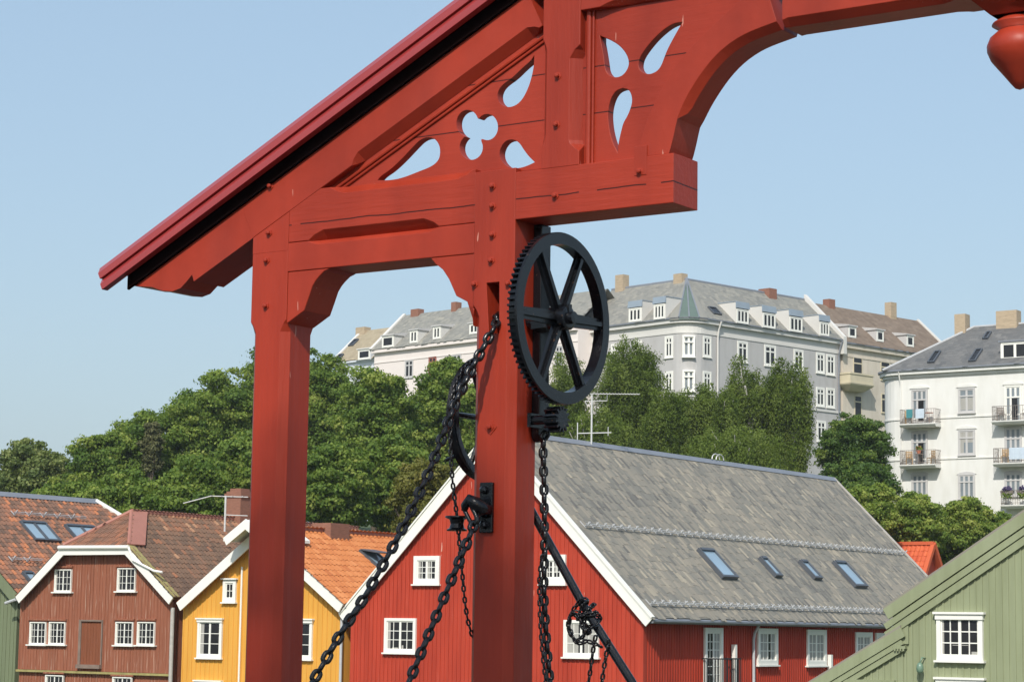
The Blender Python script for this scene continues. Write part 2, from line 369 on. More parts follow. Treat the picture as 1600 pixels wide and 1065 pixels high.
def snow_guard(par, T, u0, u1, v, step=.5, lift=0.0):
    b = MB(T @ Matrix.Translation((0, -lift, 0)))
    for h in (.08, .15): b.box(u0, u1, -h - .010, -h + .010, v + .03 - .010, v + .03 + .010)
    u = u0 + .1
    while u < u1:
        b.box(u - .02, u + .02, -.26, 0, v - .01, v + .03); b.box(u - .015, u + .015, -.02, 0, v - .02, v + .3); u += step
    return b.build('snow_guard', M['steel'], par)
def skylight(par, T, u0, u1, v0, v1, n=1, h=.15, glass='skyglass'):
    b = MB(T); f = .07
    b.box(u0 - .03, u0 + f, -h, .05, v0, v1); b.box(u1 - f, u1 + .03, -h, .05, v0, v1)
    b.box(u0 + f, u1 - f, -h, .05, v0, v0 + f * 1.3); b.box(u0 + f, u1 - f, -h - .03, .05, v1 - f * 1.6, v1)
    for i in range(1, n): x = u0 + (u1 - u0) * i / n; b.box(x - f, x + f, -h, .05, v0 + f, v1 - f)
    o = b.build('skylight', M['skyframe'], par)
    g = MB(T); g.box(u0 + f, u1 - f, -h * .72, .04, v0 + f, v1 - f); g.build('glass', M[glass], o); return o
def chimney(par, x, y, z0, z1, w_, d, m, cap=True):
    b = MB(); b.box(x - w_ / 2, x + w_ / 2, y - d / 2, y + d / 2, z0, z1)
    if cap: b.box(x - w_ / 2 - .06, x + w_ / 2 + .06, y - d / 2 - .06, y + d / 2 + .06, z1 - .22, z1 - .08); b.box(x - w_ / 2 + .1, x + w_ / 2 - .1, y - d / 2 + .1, y + d / 2 - .1, z1, z1 + .12)
    return b.build('chimney', m, par)
def strip(b, T_pts, wd, y0, y1):
    """flat board along a line of (x,z) points, wd below the line"""
    (xa, za), (xb, zb) = T_pts; d = V((xb - xa, zb - za)).normalized(); n = V((d.y, -d.x))
    if n.y > 0: n = -n
    b.prism([(xa, za), (xb, zb), (xb + n.x * wd, zb + n.y * wd), (xa + n.x * wd, za + n.y * wd)], y0, y1)
HAZE = .00018
# ------------------------------------------------------------------ the bridge gate
G = Fr(805, 340, 16, 34, 0.0)
X, Y, Z = V((1, 0, 0)), V((0, 1, 0)), V((0, 0, 1))
gate = thing('bridge_gate', G.M, 'carved red timber bridge portal with pitched roof, fretwork panels and turned pendant', 'bridge gate')
XC, SL = 3.772, .4935
SLD = V((1, 0, SL)).normalized(); SLN = V((-SL, 0, 1)).normalized(); COS = SLD.x
mir = []
def gp(mb, name, m, bevel=.006, **k):
    o = mb.build(name, m, gate, bevel=bevel, **k); mir.append(o); return o
def z0(poly, y=0.0): return G.uvs(poly, y=y)
# posts
b = MB(); b.chbeam((-2.485, 0, 0), Z, X, Y, .36, .36, 4.60, {k: (.058, .5, 4.06) for k in range(4)}); b.prism([(-2.485, 4.6), (-2.125, 4.6), (-2.125, 5.957 - .4935 * 2.125 - .002), (-2.485, 5.957 - .4935 * 2.485 - .002)], 0, .36); gp(b, 'post', M['gate_post'])
b = MB(); b.chbeam((-.362, 0, 0), Z, X, Y, .362, .36, 5.035, {k: (.058, .5, 4.05) for k in range(4)})
post = gp(b, 'post', M['gate_post'], bevel=0)
cut = MB(); cut.loft([[(-.215, -.2, 3.80), (-.125, -.2, 3.80), (-.125, .28, 3.86), (-.215, .28, 3.86)], [(-.245, -.2, 4.205), (-.132, -.2, 4.205), (-.132, .28, 4.205), (-.245, .28, 4.205)]])
co = cut.build('slot_cutter', None, gate)
bo = post.modifiers.new('slot', 'BOOLEAN'); bo.object = co; bo.operation = 'DIFFERENCE'; bo.solver = 'EXACT'
bpy.context.view_layer.update()
me = bpy.data.meshes.new_from_object(post.evaluated_get(bpy.context.evaluated_depsgraph_get())); post.modifiers.clear(); post.data = me
bpy.data.objects.remove(co)
bv = post.modifiers.new('bevel', 'BEVEL'); bv.width = .005; bv.segments = 2; bv.limit_method = 'ANGLE'
# rafter with scrolled tail
xl = lambda x: 5.957 + SL * x
xt = lambda x: 6.36 + SL * x
tail = z0([(211, 447), (237, 448), (253, 454), (269, 455), (282, 450), (292, 439), (300, 429)])
poly = [(-3.80, xt(-3.80) - .02)] + tail + [(-3.093, xl(-3.093)), (-2.485, xl(-2.485)), (-2.485 + SLN.x * .40 * COS, xl(-2.485) + SLN.z * .40 * COS)]
b = MB(); b.prism(poly, 0, .36); gp(b, 'rafter_tail', M['gate'], 0)
b = MB(); L = (.215 + 2.484) / COS
b.chbeam(V((-2.484, 0, xl(-2.484))), SLD, Y, SLN, .36, .40 * COS, L, {0: (.066, 1.02 / COS * .95, L - .03), 1: (.066, 1.0, L - .03)}); gp(b, 'rafter', M['gate'], 0)
b = MB(); b.chbeam(V((.545, 0, xl(.545))), SLD, Y, SLN, .36, .40 * COS, (XC - .546) / COS); gp(b, 'rafter', M['gate'], 0)
# strut above the beam
b = MB(); b.chbeam((.222, -.002, 5.0), Z, X, Y, .32, .364, 1.45, {0: (.036, .16, .96), 1: (.088, .10, .88), 2: (.05, .1, .88)}); gp(b, 'strut', M['gate_post'])
# tie beams of the left bay, long beam
Lb = 2.485 - .36 - .362
b = MB(); b.chbeam((-2.124, 0, 4.432), X, Y, Z, .34, .2265, Lb, {3: (.034, .20, 1.44)}); gp(b, 'tie_beam', M['gate'])
b = MB(); b.chbeam((-2.124, .003, 4.662), X, Y, Z, .34, .40, Lb, {0: (.074, .20, 1.44), 3: (.06, .40, Lb - .02)}, tr=.14); gp(b, 'tie_beam', M['beam'])
b = MB(); b.chbeam((.001, 0, 4.650), X, Y, Z, .345, .352, 1.317); gp(b, 'long_beam', M['beam'])
# brackets under the tie beam
pl = z0([(449.5, 424), (515, 418), (506, 423), (498, 431), (492, 438.5), (487, 447), (484, 456), (481, 465), (474, 485), (449.5, 505)])
pl[0] = (-2.124, 4.430); pl[1] = (pl[1][0], 4.430); pl[-1] = (-2.124, pl[-1][1])
b = MB(); b.prism(pl, .006, .335); gp(b, 'bracket', M['gate'])
pl = z0([(742, 404), (742, 509), (745.6, 497.6), (740, 482.6), (729, 471), (712, 462), (708, 452.6), (700.6, 435.7), (691, 421), (680, 412), (672, 409)])
pl[0] = (-.363, 4.430); pl[1] = (-.363, pl[1][1]); pl[2] = (-.363 - .004, pl[2][1]); pl[-1] = (pl[-1][0], 4.430)
b = MB(); b.prism(pl, .006, .335); gp(b, 'bracket', M['gate'])
# curved brace
O_ = z0([(993, 246), (1010, 184), (1037, 131), (1063, 89), (1102, 50), (1155, 0)])
C1 = z0([(1044, 241), (1052, 213), (1058, 176), (1076, 142), (1100, 105), (1126, 76), (1160, 52.6), (1212.6, 33)])
C2 = z0([(1049, 241), (1057, 213), (1064, 186), (1078, 166), (1103, 126), (1130, 89), (1158, 65), (1194, 40), (1224, 30)], .06)
def resample(p, n):
    d = [0]
    for i in range(1, len(p)): d.append(d[-1] + math.dist(p[i], p[i - 1]))
    return [(np.interp(t * d[-1], d, [q[0] for q in p]), np.interp(t * d[-1], d, [q[1] for q in p])) for t in np.linspace(0, 1, n)]
NB = 26; O_ = resample(O_ + [(2.02, 6.126)], NB); C1 = resample(C1, NB)
def smooth(p, k=3):
    p = [list(q) for q in p]
    for _ in range(k):
        p = [p[0]] + [[(p[i - 1][j] + 2 * p[i][j] + p[i + 1][j]) / 4 for j in (0, 1)] for i in range(1, len(p) - 1)] + [p[-1]]
    return p
C1, O_ = smooth(C1, 4), smooth(O_, 4)
C1[0][1] = O_[0][1] = 5.003
secs = []
for i in range(NB):
    o, c = V(O_[i]), V(C1[i]); d = (c - o).normalized(); t = i / (NB - 1)
    k = max(0, min(1, (t - .20) / .05)); ch = .052 * k + .003; e = c + d * .052 * k
    secs.append([(o.x, .008, o.y), (c.x, .008, c.y), (e.x, .008 + ch, e.y), (e.x, .335 - ch, e.y), (c.x, .335, c.y), (o.x, .335, o.y)])
b = MB(); b.loft(secs); gp(b, 'brace', M['gate'])
b = MB(); e = secs[-1]
b.chbeam((2.16, .0, 5.785), X, Y, Z, .34, .343, 1.355, {0: (.055, -.05, 1.24), 1: (.055, -.05, 1.24)}); gp(b, 'arch_beam', M['gate'])
b = MB(); b.chbeam((.544, 0, 6.13), X, Y, Z, .36, .34, 2.972, {0: (.05, .16, 2.9), 1: (.05, .16, 2.9)}, tr=.2); gp(b, 'collar_beam', M['gate'])
# fretwork panels
def px(l, ox, oy, s): return [(x / s + ox, y / s + oy) for x, y in l]
def smooth_closed(p, n=3, tip=None):
    p = [list(q) for q in p]
    for _ in range(n):                                            # corner cutting, the pointed tip kept
        q = []
        for i in range(len(p)):
            a, c = p[i], p[(i + 1) % len(p)]
            if i == 0: q.append(a)
            else: q.append([.75 * a[0] + .25 * c[0], .75 * a[1] + .25 * c[1]])
            if (i + 1) % len(p) != 0: q.append([.25 * a[0] + .75 * c[0], .25 * a[1] + .75 * c[1]])
        p = q
    return p
lA = px([(660, 345), (760, 385), (850, 440), (915, 520), (941, 600), (925, 665), (880, 725), (820, 747), (760, 735), (715, 680), (705, 600), (690, 500), (675, 420)], 830, 0, 6.154)
lB = px([(1452, 215), (1370, 225), (1280, 280), (1180, 370), (1090, 480), (1040, 560), (1028, 640), (1060, 695), (1130, 718), (1200, 692), (1245, 640), (1275, 560), (1310, 470), (1380, 340)], 830, 0, 6.154)
lC = px([(628, 905), (632, 850), (645, 790), (660, 730), (685, 690), (705, 640), (714, 600), (708, 560), (692, 533), (662, 523), (620, 538), (590, 578), (573, 640), (570, 700), (580, 780), (600, 850)], 800, 0, 3.805)
lD = px([(1042, 382), (1020, 420), (960, 470), (890, 540), (830, 580), (795, 620), (783, 670), (800, 718), (850, 747), (910, 735), (960, 690), (1000, 610), (1025, 530), (1040, 450)], 600, 0, 4.437)
lE = px([(1505, 394), (1450, 420), (1400, 431), (1350, 427), (1308, 392), (1292, 345), (1305, 298), (1335, 263), (1380, 256), (1415, 280), (1440, 320), (1470, 360)], 440, 150, 3.805)
lF = px([(570, 500), (640, 502), (720, 487), (820, 447), (890, 420), (932, 385), (944, 340), (938, 290), (910, 253), (870, 243), (825, 258), (780, 303), (720, 368), (650, 435), (590, 475)], 440, 150, 3.805)
tre = []
for k in range(72):
    a = 2 * math.pi * k / 72; dx, dy = math.cos(a), math.sin(a); best = 0
    for (cx, cy, rx, ry) in ((1105, 163, 66, 80), (1222, 185, 64, 78), (1127, 305, 69, 75), (1152, 226, 46, 52)):
        ox, oy = (1152 - cx) / rx, (218 - cy) / ry; ux, uy = dx / rx, dy / ry
        A_, B_, C_ = ux * ux + uy * uy, ox * ux + oy * uy, ox * ox + oy * oy - 1; D_ = B_ * B_ - A_ * C_
        if D_ > 0: best = max(best, (-B_ + math.sqrt(D_)) / A_)
    tre.append((1152 + dx * best, 218 + dy * best))
tre = px(tre, 440, 150, 3.805)
hz = lambda l: z0(smooth_closed(l, 2), .07)
# left panel: a triangle under the rafter; right panel between strut and brace
b = MB(); b.prism([(-1.98, 5.02), (.235, 5.02), (.235, xl(.235) + .05), (-1.98, xl(-1.98) + .05)], .07, .145, [hz(lD), z0(tre, .07), hz(lE), hz(lF)]); gp(b, 'fretwork_panel', M['panel'], bevel=.004)
pr = [(.50, 4.99), (1.06, 4.99)] + [(q[0] + .03, q[1]) for q in O_[1:]] + [(2.02, 6.16), (.50, 6.16)]
b = MB(); b.prism(pr, .07, .145, [hz(lA), hz(lB), hz(lC)]); gp(b, 'fretwork_panel', M['panel'], bevel=.004)
# mouldings along the panels
b = MB()
for dz, r in ((-.052, .014), (-.088, .011)): b.tube([(-1.80, .062, xl(-1.80) + dz), (.215, .062, xl(.215) + dz)], r, 8)
gp(b, 'moulding', M['gate'], 0)
b = MB()
for x, r in ((.583, .021), (.618, .010)): b.tube([(x, .058, 5.0), (x, .058, 6.14)], r, 10)
gp(b, 'moulding', M['gate'], 0)
# pendant block and turned knob
b = MB(); yc = .17
sq = lambda h, z: [(XC - h, yc - h, z), (XC + h, yc - h, z), (XC + h, yc + h, z), (XC - h, yc + h, z)]
b.loft([sq(.25, 6.62), sq(.25, 5.765), sq(.135, 5.655)]); gp(b, 'pendant_block', M['gate'])
b = MB(); prof = [(.10, .665), (.105, .655), (.165, .618), (.172, .606), (.12, .575), (.14, .56), (.185, .52), (.205, .47), (.203, .43), (.18, .375), (.14, .325), (.095, .27), (.06, .225), (.03, .19), (.0, .178)]
b.lathe([(r, 5 + h) for r, h in prof], (XC, yc, 0), n=28); kb = b.build('pendant_knob', M['gate'], gate, smooth=True)
# roof: sheathing, edge boards
b = MB(); OV = .115
xe = lambda x, d: 6.405 + SL * x + d
b.prism([(-3.78, xe(-3.78, -.02)), (XC, xe(XC, -.02)), (XC, xe(XC, .05)), (-3.86, xe(-3.86, .05))], -OV + .03, .66); gp(b, 'roof_boarding', M['eave_shade'])
b = MB()
def edge_sec(x0, pts):
    o = V((x0, 0, 6.453 - .68 * OV + SL * x0)); return [o + Y * y + SLN * n for y, n in pts]
def edge_board(xa, xb, pts):
    b = MB(); b.loft([edge_sec(xa, pts), edge_sec(xb, pts)]); return b
tp = .0515
def reg(x): return G.uv(x, 0)
b = edge_board(G.uv(163, 415, y=-OV)[0], XC, [(-OV + .04, 2 * tp), (-OV + .04, 4 * tp), (-OV + .045, 4 * tp + .004), (-OV - .0, 3 * tp), (-OV, 2 * tp)]); gp(b, 'roof_edge_board', M['board'], .002)
b = edge_board(G.uv(157, 441, y=-OV)[0] + .03, XC, [(-OV + .055, 0), (-OV + .055, 2 * tp - .002), (-OV + .028, 2 * tp - .002), (-OV - .012, tp), (-OV - .012, 0)]); gp(b, 'roof_edge_board', M['board'], .002)
b = MB(); b.loft([[V((x, 0, 6.285 + SL * x)) + Y * y + Z * z for y, z in ((-.03, .0), (-.03, .115), (-.004, .115), (-.004, -.004), (-.02, -.004))] for x in (-3.79, XC)]); gp(b, 'eave_shade_strip', M['eave_shade'], 0)  # added near-black strip, stands in for shade along the rafter top
# bolts
b0 = None
for (x, y) in [(872, 119), (870, 195), (770, 291), (770, 322), (770, 367), (768, 407), (868, 306), (1000, 268), (423, 291), (421, 364), (417, 407), (416, 478), (742, 444), (795, 443)]:
    u, v = G.uv(x, y)
    if b0 is None:
        b = MB(); b.lathe([(.030, 0), (.030, -.006), (.017, -.007), (.019, -.028), (.013, -.034), (.0, -.036)], A=(0, 1, 0), n=6); b0 = b.build('bolt', M['gate'], gate); o = b0
    else: o = b0.copy(); C.objects.link(o); o.parent = gate
    o.location = (u, 0, v)
u, v = G.uv(767, 667); o = b0.copy(); C.objects.link(o); o.parent = gate; o.location = (u, -.006, v)
b = MB(); b.prism([(u - .055, v), (u, v + .055), (u + .055, v), (u, v - .055)], -.006, .004); b.build('washer_plate', M['gate'], gate)
u, v = G.uv(1001, 252); b = MB(); b.box(u - .05, u + .05, -.004, .02, v - .10, v + .11); b.build('tenon_plug', M['gate'], gate, bevel=.003)
# the other half of the gate stands just outside the frame
for o in mir:
    m = o.copy(); C.objects.link(m); m.parent = gate; m.scale = (-1, 1, 1); m.location = (2 * XC, 0, 0)

# ------------------------------------------------------------------ ironwork
def gthing(name, loc, label, cat, group=None, rot=None):
    m = G.M @ Matrix.Translation(loc)
    return thing(name, m if rot is None else m @ rot, label, cat, group)
def gear(par, Rr, wd, nt, th, rimh, nsp, spw, hub, m, name_pre=''):
    """toothed wheel, axis local x, outer face at x=0"""
    b = MB(); b.lathe([(Rr - rimh, 0), (Rr - .004, 0), (Rr, -.004), (Rr, -.018), (Rr - th, -.019), (Rr - th, -wd), (Rr - rimh, -wd)], A=(1, 0, 0), n=72, closed=True); b.build('rim', m, par)
    b = MB()
    for k in range(nt):
        a = 2 * math.pi * (k + .5) / nt; h = math.pi / nt
        pts = [(Rr - th - .003, -.55 * h), (Rr, -.30 * h), (Rr, .30 * h), (Rr - th - .003, .55 * h)]
        q = [(r * math.cos(a + d), r * math.sin(a + d)) for r, d in pts]
        b.loft([[(-.016, y, z) for y, z in q], [(-wd + .002, y, z) for y, z in q]])
    b.build('teeth', m, par)
    for k in range(nsp):
        a = 2 * math.pi * k / nsp + R(2); c, s = math.cos(a), math.sin(a); d, n = V((0, c, s)), V((0, -s, c)); b = MB(); sec = []
        for r, w_ in ((hub * .8, spw * 1.25), (Rr - rimh + .012, spw)):
            ct = V((-wd * .5, 0, 0)) + d * r
            sec.append([ct + n * w_ * .5 * i + X * wd * .42 * j for i, j in ((-1, -.35), (-.35, -.35), (-.35, -1), (.35, -1), (.35, -.35), (1, -.35), (1, .35), (.35, .35), (.35, 1), (-.35, 1), (-.35, .35), (-1, .35))])
        b.loft(sec); b.build('spoke', m, par)
    b = MB(); b.lathe([(hub, -wd * 1.3), (hub, .035), (hub * .8, .042), (hub * .52, .044), (hub * .5, .085), (.0, .087)], A=(1, 0, 0), n=24); b.box(-.02, .05, -.02, .02, hub * .45, hub * 1.12); b.build('hub', m, par)
gw = gthing('gear_wheel', (.32, .18, 3.93), 'large black cast iron toothed wheel with six spokes on the post', 'gear wheel')
gear(gw, .622, .085, 84, .030, .088, 6, .085, .088, M['iron'])
pn = gthing('pinion', (.335, .15, 3.20), 'small black pinion gear meshing below the big spoked wheel', 'gear')
b = MB(); b.lathe([(.0, .0), (.066, .0), (.066, -.12), (.0, -.12)], A=(1, 0, 0), n=24); b.build('hub', M['iron'], pn)
b = MB()
for k in range(13):
    a = 2 * math.pi * k / 13; h = math.pi / 13
    q = [(r * math.cos(a + d), r * math.sin(a + d)) for r, d in ((.063, -.6 * h), (.094, -.3 * h), (.094, .3 * h), (.063, .6 * h))]
    b.loft([[(.0, y, z) for y, z in q], [(-.115, y, z) for y, z in q]])
b.build('teeth', M['iron'], pn)
br = gthing('bearing_bracket', (.0, .30, 3.06), 'long black iron bearing bracket bolted to post behind spoked wheel', 'bracket')
b = MB(); b.box(.004, .075, -.06, .065, .05, 1.588); b.tube([(.004, 0, .055), (.075, 0, .055)], .062, 16); b.build('strap', M['iron'], br, bevel=.006)
b = MB(); b.loft([[(.07, -.18, .80), (.07, -.05, .78), (.07, -.05, .95), (.07, -.18, .94)], [(.26, -.18, .81), (.26, -.06, .81), (.26, -.06, .93), (.26, -.18, .93)]]); b.tube([(.02, -.12, .87), (.30, -.12, .87)], .062, 16)
b.build('axle_arm', M['iron'], br)
b = MB(); b.tube([(.06, -.15, .14), (.30, -.15, .14)], .034, 14); b.box(.055, .085, -.19, -.04, .09, .19)
b.build('pinion_arm', M['iron'], br)
hw = gthing('hand_wheel', (-.44, .363, 3.25), 'black iron chain wheel half hidden behind the right post', 'chain wheel')
b = MB(); b.lathe([(.405, .0), (.465, .012), (.44, -.018), (.44, -.042), (.465, -.072), (.405, -.06)], A=(1, 0, 0), n=56, closed=True); b.build('rim', M['iron'], hw)
for k in range(6):
    a = R(60 * k); b = MB(); d = V((0, math.cos(a), math.sin(a))); b.tube([V((-.03, 0, 0)) + d * .04, V((-.03, 0, 0)) + d * .415], [.024, .018], 8); b.build('spoke', M['iron'], hw)
b = MB(); b.lathe([(.06, -.07), (.06, .05), (.03, .055), (.03, .30), (0, .30)], A=(1, 0, 0), n=18); b.build('hub', M['iron'], hw)
b = MB(); a = R(222); b.tube([(-.03, .41 * math.cos(a), .41 * math.sin(a)), (-.16, .41 * math.cos(a) - .03, .41 * math.sin(a) - .05)], .014, 8); b.build('handle', M['iron'], hw)

def link_mesh(pitch, width, r, nm):
    b = MB(); hl = (pitch + 2 * r * .93) / 2 ; hw_ = width / 2 - r; st = hl - r - hw_; pts = []
    for k in range(7): a = -math.pi / 2 + math.pi * k / 6; pts.append((st + hw_ * math.cos(a), hw_ * math.sin(a), 0))
    for k in range(7): a = math.pi / 2 + math.pi * k / 6; pts.append((-st + hw_ * math.cos(a), hw_ * math.sin(a), 0))
    b.tube(pts, r, 7, closed=True); o = b.build(nm, M['chain'], None, smooth=True); me = o.data; bpy.data.objects.remove(o); return me
def catmull(p, n=12):
    p = [V(q) for q in p]; p = [2 * p[0] - p[1]] + p + [2 * p[-1] - p[-2]]; out = []
    for i in range(1, len(p) - 2):
        for k in range(n):
            t = k / n; a, b_, c, d = p[i - 1:i + 3]
            out.append(.5 * (2 * b_ + (c - a) * t + (2 * a - 5 * b_ + 4 * c - d) * t * t + (3 * b_ - a - 3 * c + d) * t ** 3))
    return out + [p[-2]]
def chain(name, pts, pitch, width, r, label, group=None, roll0=45.0, side=V((0, 1, 0)), jit=3.0):
    """links threaded along a path in the gate's frame"""
    P = catmull(pts); L = [0]
    for i in range(1, len(P)): L.append(L[-1] + (P[i] - P[i - 1]).length)
    n = int(L[-1] / pitch); me = link_mesh(pitch, width, r, 'link')
    root = gthing(name, P[0], label, 'chain', group); rnd = random.Random(len(P) + n)
    A = np.array(P)
    def f(s): return V([np.interp(s, L, A[:, k]) for k in range(3)])
    for i in range(n):
        s = (i + .5) * pitch; p, d = f(s), (f(min(L[-1], s + pitch * .5)) - f(max(0, s - pitch * .5))).normalized()
        s1 = (side - d * side.dot(d)).normalized(); s2 = d.cross(s1)
        a = R(roll0 + 90 * (i % 2) + rnd.uniform(-jit, jit)); y = s1 * math.cos(a) + s2 * math.sin(a); z = d.cross(y)
        o = bpy.data.objects.new('link', me); C.objects.link(o); o.parent = root
        m = Matrix((d, y, z)).transposed().to_4x4(); m.translation = p - P[0]; o.matrix_local = m
    return root
def gpt(x, y, dep): u, v = G.uv(x, y, y=dep); return V((u, dep, v))
KD = .58
def fwd_path(pl, y_start):
    out = []; zs = None
    for (x, y) in pl:
        dep = y_start
        for _ in range(8):
            p = gpt(x, y, dep)
            if zs is None: zs = p.z
            dep = y_start - KD * max(0, zs - p.z)
        out.append(gpt(x, y, dep))
    return out
chain('heavy_chain', [gpt(776, 490, .12)] + fwd_path([(774, 508), (745, 562), (714, 625), (668, 742), (622, 838), (572, 928), (532, 990), (490, 1062), (455, 1115)], -.03), .074, .080, .0172, 'long heavy black chain sloping out of the slot in the post', jit=6)
chain('heavy_chain', fwd_path([(742, 815), (728, 852), (700, 918), (668, 995), (640, 1062), (618, 1110)], -.14), .074, .080, .0172, 'shorter heavy black chain hanging from the iron plate on the post', jit=6)
chain('heavy_chain', [V((.145, .25, 3.12))] + [gpt(x, y, .22) for x, y in [(849, 690), (850, 760), (851, 850), (850, 920), (853, 985), (859, 1062), (862, 1110)]], .066, .070, .0155, 'heavy black chain hanging straight down the right side of post', jit=6)
chain('light_chain', [gpt(x, y, .02) for x, y in [(848, 866), (843, 905), (844, 960), (847, 1010), (853, 1066), (857, 1110)]], .040, .036, .0075, 'thin black chain hanging just left of the vertical heavy chain', jit=12)
hx = -.47
ring = [V((hx, .363 + .462 * math.cos(R(a)), 3.25 + .462 * math.sin(R(a)))) for a in range(80, 186, 12)]
lp = ring + [V((hx, -.10, 3.05)), V((hx + .02, -.09, 2.75)), V((hx + .05, -.06, 2.46)), V((hx + .075, -.04, 2.15)), V((hx + .12, .02, 1.70)), V((hx + .2, .25, 1.35))]
chain('light_chain', lp, .041, .037, .0078, 'thin black chain draped over the chain wheel and hanging beside it', jit=12)
sp = gthing('spool', (hx + .045, -.063, 2.455), 'small black iron spool threaded on the thin hanging chain', 'spool')
b = MB(); b.lathe([(.0, .055), (.085, .055), (.088, .045), (.055, .03), (.048, .0), (.055, -.03), (.075, -.042), (.072, -.052), (.0, -.052)], n=24); b.build('spool_body', M['iron'], sp, smooth=False)
# plate, hook and first long link of the second chain
hp = gthing('hook_plate', G.uv(763, 832) and (-.20, 0, 2.39), 'black iron plate with hook bolted to front of right post', 'hook plate')
b = MB(); b.box(-.055, .055, -.03, -.001, 0, .36); b.build('plate', M['iron'], hp, bevel=.006)
for z in (.055, .305):
    b = MB(); b.lathe([(.032, -.03), (.030, -.055), (.018, -.065), (0, -.067)], A=(0, 1, 0), n=6); o = b.build('bolt', M['iron'], hp); o.location = (-.012, 0, z)
b = MB(); b.tube([(.01, -.03, .16), (.0, -.085, .17), (-.02, -.13, .205), (-.07, -.14, .235), (-.10, -.135, .20), (-.11, -.14, .15)], [.058, .056, .050, .036, .030, .022], 12); b.build('hook', M['iron'], hp, smooth=True)
b = MB(); q = fwd_path([(742, 815)], -.14)[0] - V((-.20, 0, 2.39)); a_ = V((-.10, -.13, .20)); dd = (q - a_); sdv = dd.cross(V((0, 1, 0))).normalized() * .030
b.tube(catmull([a_ + sdv, a_ + sdv + dd * .9, q + dd * .1, a_ - sdv + dd * .9, a_ - sdv, a_ - dd * .08], 5), .017, 8, closed=True); b.build('long_link', M['chain'], hp, smooth=True)
# slanting bar
bar = gthing('iron_bar', gpt(822, 782, .40), 'straight black iron bar slanting down from post with chain bundle', 'bar')
b = MB(); p0 = gpt(822, 782, .40); b.tube([V((0, 0, 0)), gpt(912, 946, .40) - p0, gpt(1010, 1100, .40) - p0], [.031, .031, .031], 12); b.build('rod', M['iron'], bar)
kn = gpt(922, 968, .40); rnd = random.Random(3)
axis = (gpt(1010, 1100, .40) - gpt(838, 806, .40)).normalized(); e1 = axis.cross(Y).normalized(); e2 = axis.cross(e1)
bp = []
for k in range(40):                                             # five and a half turns wound loosely round the bar ...
    a = k * 5.5 * 2 * math.pi / 39; rad = .058 + .022 * math.sin(k * 1.9) + .012 * math.sin(k * .7)
    bp.append(kn + axis * (-.13 + .17 * (k / 39) + .05 * math.sin(k * .55)) + (e1 * math.cos(a) + e2 * math.sin(a)) * rad)
for d in [(-.06, -.07, .05), (-.12, -.08, .02), (-.135, -.07, -.07), (-.07, -.08, -.14), (.0, -.08, -.10), (-.03, -.09, .0), (-.09, -.10, .05), (-.115, -.09, -.05), (-.05, -.10, -.16), (.03, -.09, -.15), (.10, -.08, -.17), (.17, -.07, -.20)]: bp.append(kn + V(d))   # ... then slack loops
chain('chain_bundle', bp, .040, .037, .0075, 'tangled bundle of thin black chain wound round the slanting bar', jit=30)
chain('light_chain', [gpt(x, y, .34) for x, y in [(931, 992), (926, 1020), (922, 1050), (916, 1085)]], .041, .037, .0078, 'thin black chain end dangling from the bundle, the left of two', jit=12)
chain('light_chain', [gpt(x, y, .36) for x, y in [(951, 998), (949, 1012), (945, 1035), (941, 1062), (938, 1090)]], .041, .037, .0078, 'thin black chain end dangling from the bundle, the right of two', jit=12)

# ------------------------------------------------------------------ waterfront houses
A34 = 34.0; ZB = -3.0
def house_root(name, fr, label, group=None, cat='house'): return thing(name, fr.M, label, cat, group)
def barge(par, T, pts, wd, y0=-.30, th=.05, m='whitewood', name='bargeboard'):
    """boards following a roofline, each mitred plank its own box"""
    b = MB(T)
    for i in range(len(pts) - 1): strip(b, (pts[i], pts[i + 1]), wd, y0 - .004 * i, y0 + th)
    return b.build(name, M[m], par)

# ---- red house -------------------------------------------------------------
rf = Fr(1005, 975, 70, A34, ZB)
rh = house_root('red_house', rf, 'large bright red timber warehouse with white bargeboards and long grey slate roof', 'wharf houses')
xa, za = rf.uv(762, 671, y=-.2); xr, zr = rf.uv(1019, 966, y=-.2); xl_, zl_ = rf.uv(531, 957, y=-.2)
ze = (zr + zl_) / 2; hw_ = (xr - xl_) / 2; xa = (xr + xl_) / 2; sl = (za - ze) / hw_
WL, WR = rf.uv(549, 1020)[0], 0.0
ytop = lambda x: za - sl * abs(x - xa) - .14
wall(rh, I4, [(WL, 0), (WR, 0), (WR, ytop(WR)), (xa, ytop(xa)), (WL, ytop(WL))], M['redwall'], pitch=.165)
LEN = 25.0
Ts = side_T(WR); wall(rh, Ts, [(.25, 0), (LEN, 0), (LEN, ytop(WR)), (.25, ytop(WR))], M['redwall'], pitch=.165, jit=.0)
b = MB(); b.box(WL, WL + .25, .25, LEN, 0, ytop(WL)); b.box(WL, WR, LEN - .2, LEN, 0, ytop(WL)); b.prism([(WL, ytop(WL)), (WR, ytop(WR)), (xa, ytop(xa))], LEN - .2, LEN); b.build('wall', M['redwall'], rh)
b = MB(); b.box(-.14, .028, -.028, .14, 0, ytop(WR) - .02); b.box(WL - .028, WL + .14, -.028, .14, 0, ytop(WL) - .02); b.build('corner_board', M['redwall'], rh)
phi = math.atan(sl); SLL = (hw_) / math.cos(phi)
TR = roof_T(V((xr, -.17, ze)), V((0, 1, 0)), V((-math.cos(phi), 0, math.sin(phi))))
TL = roof_T(V((xl_, LEN + .3, ze)), V((0, -1, 0)), V((math.cos(phi), 0, math.sin(phi))))
RL = LEN + .47
tr_ = lambda f, g: .10 * math.sin(g * 9) * math.sin(f * 7) - .10 * (g - .5) * 0 
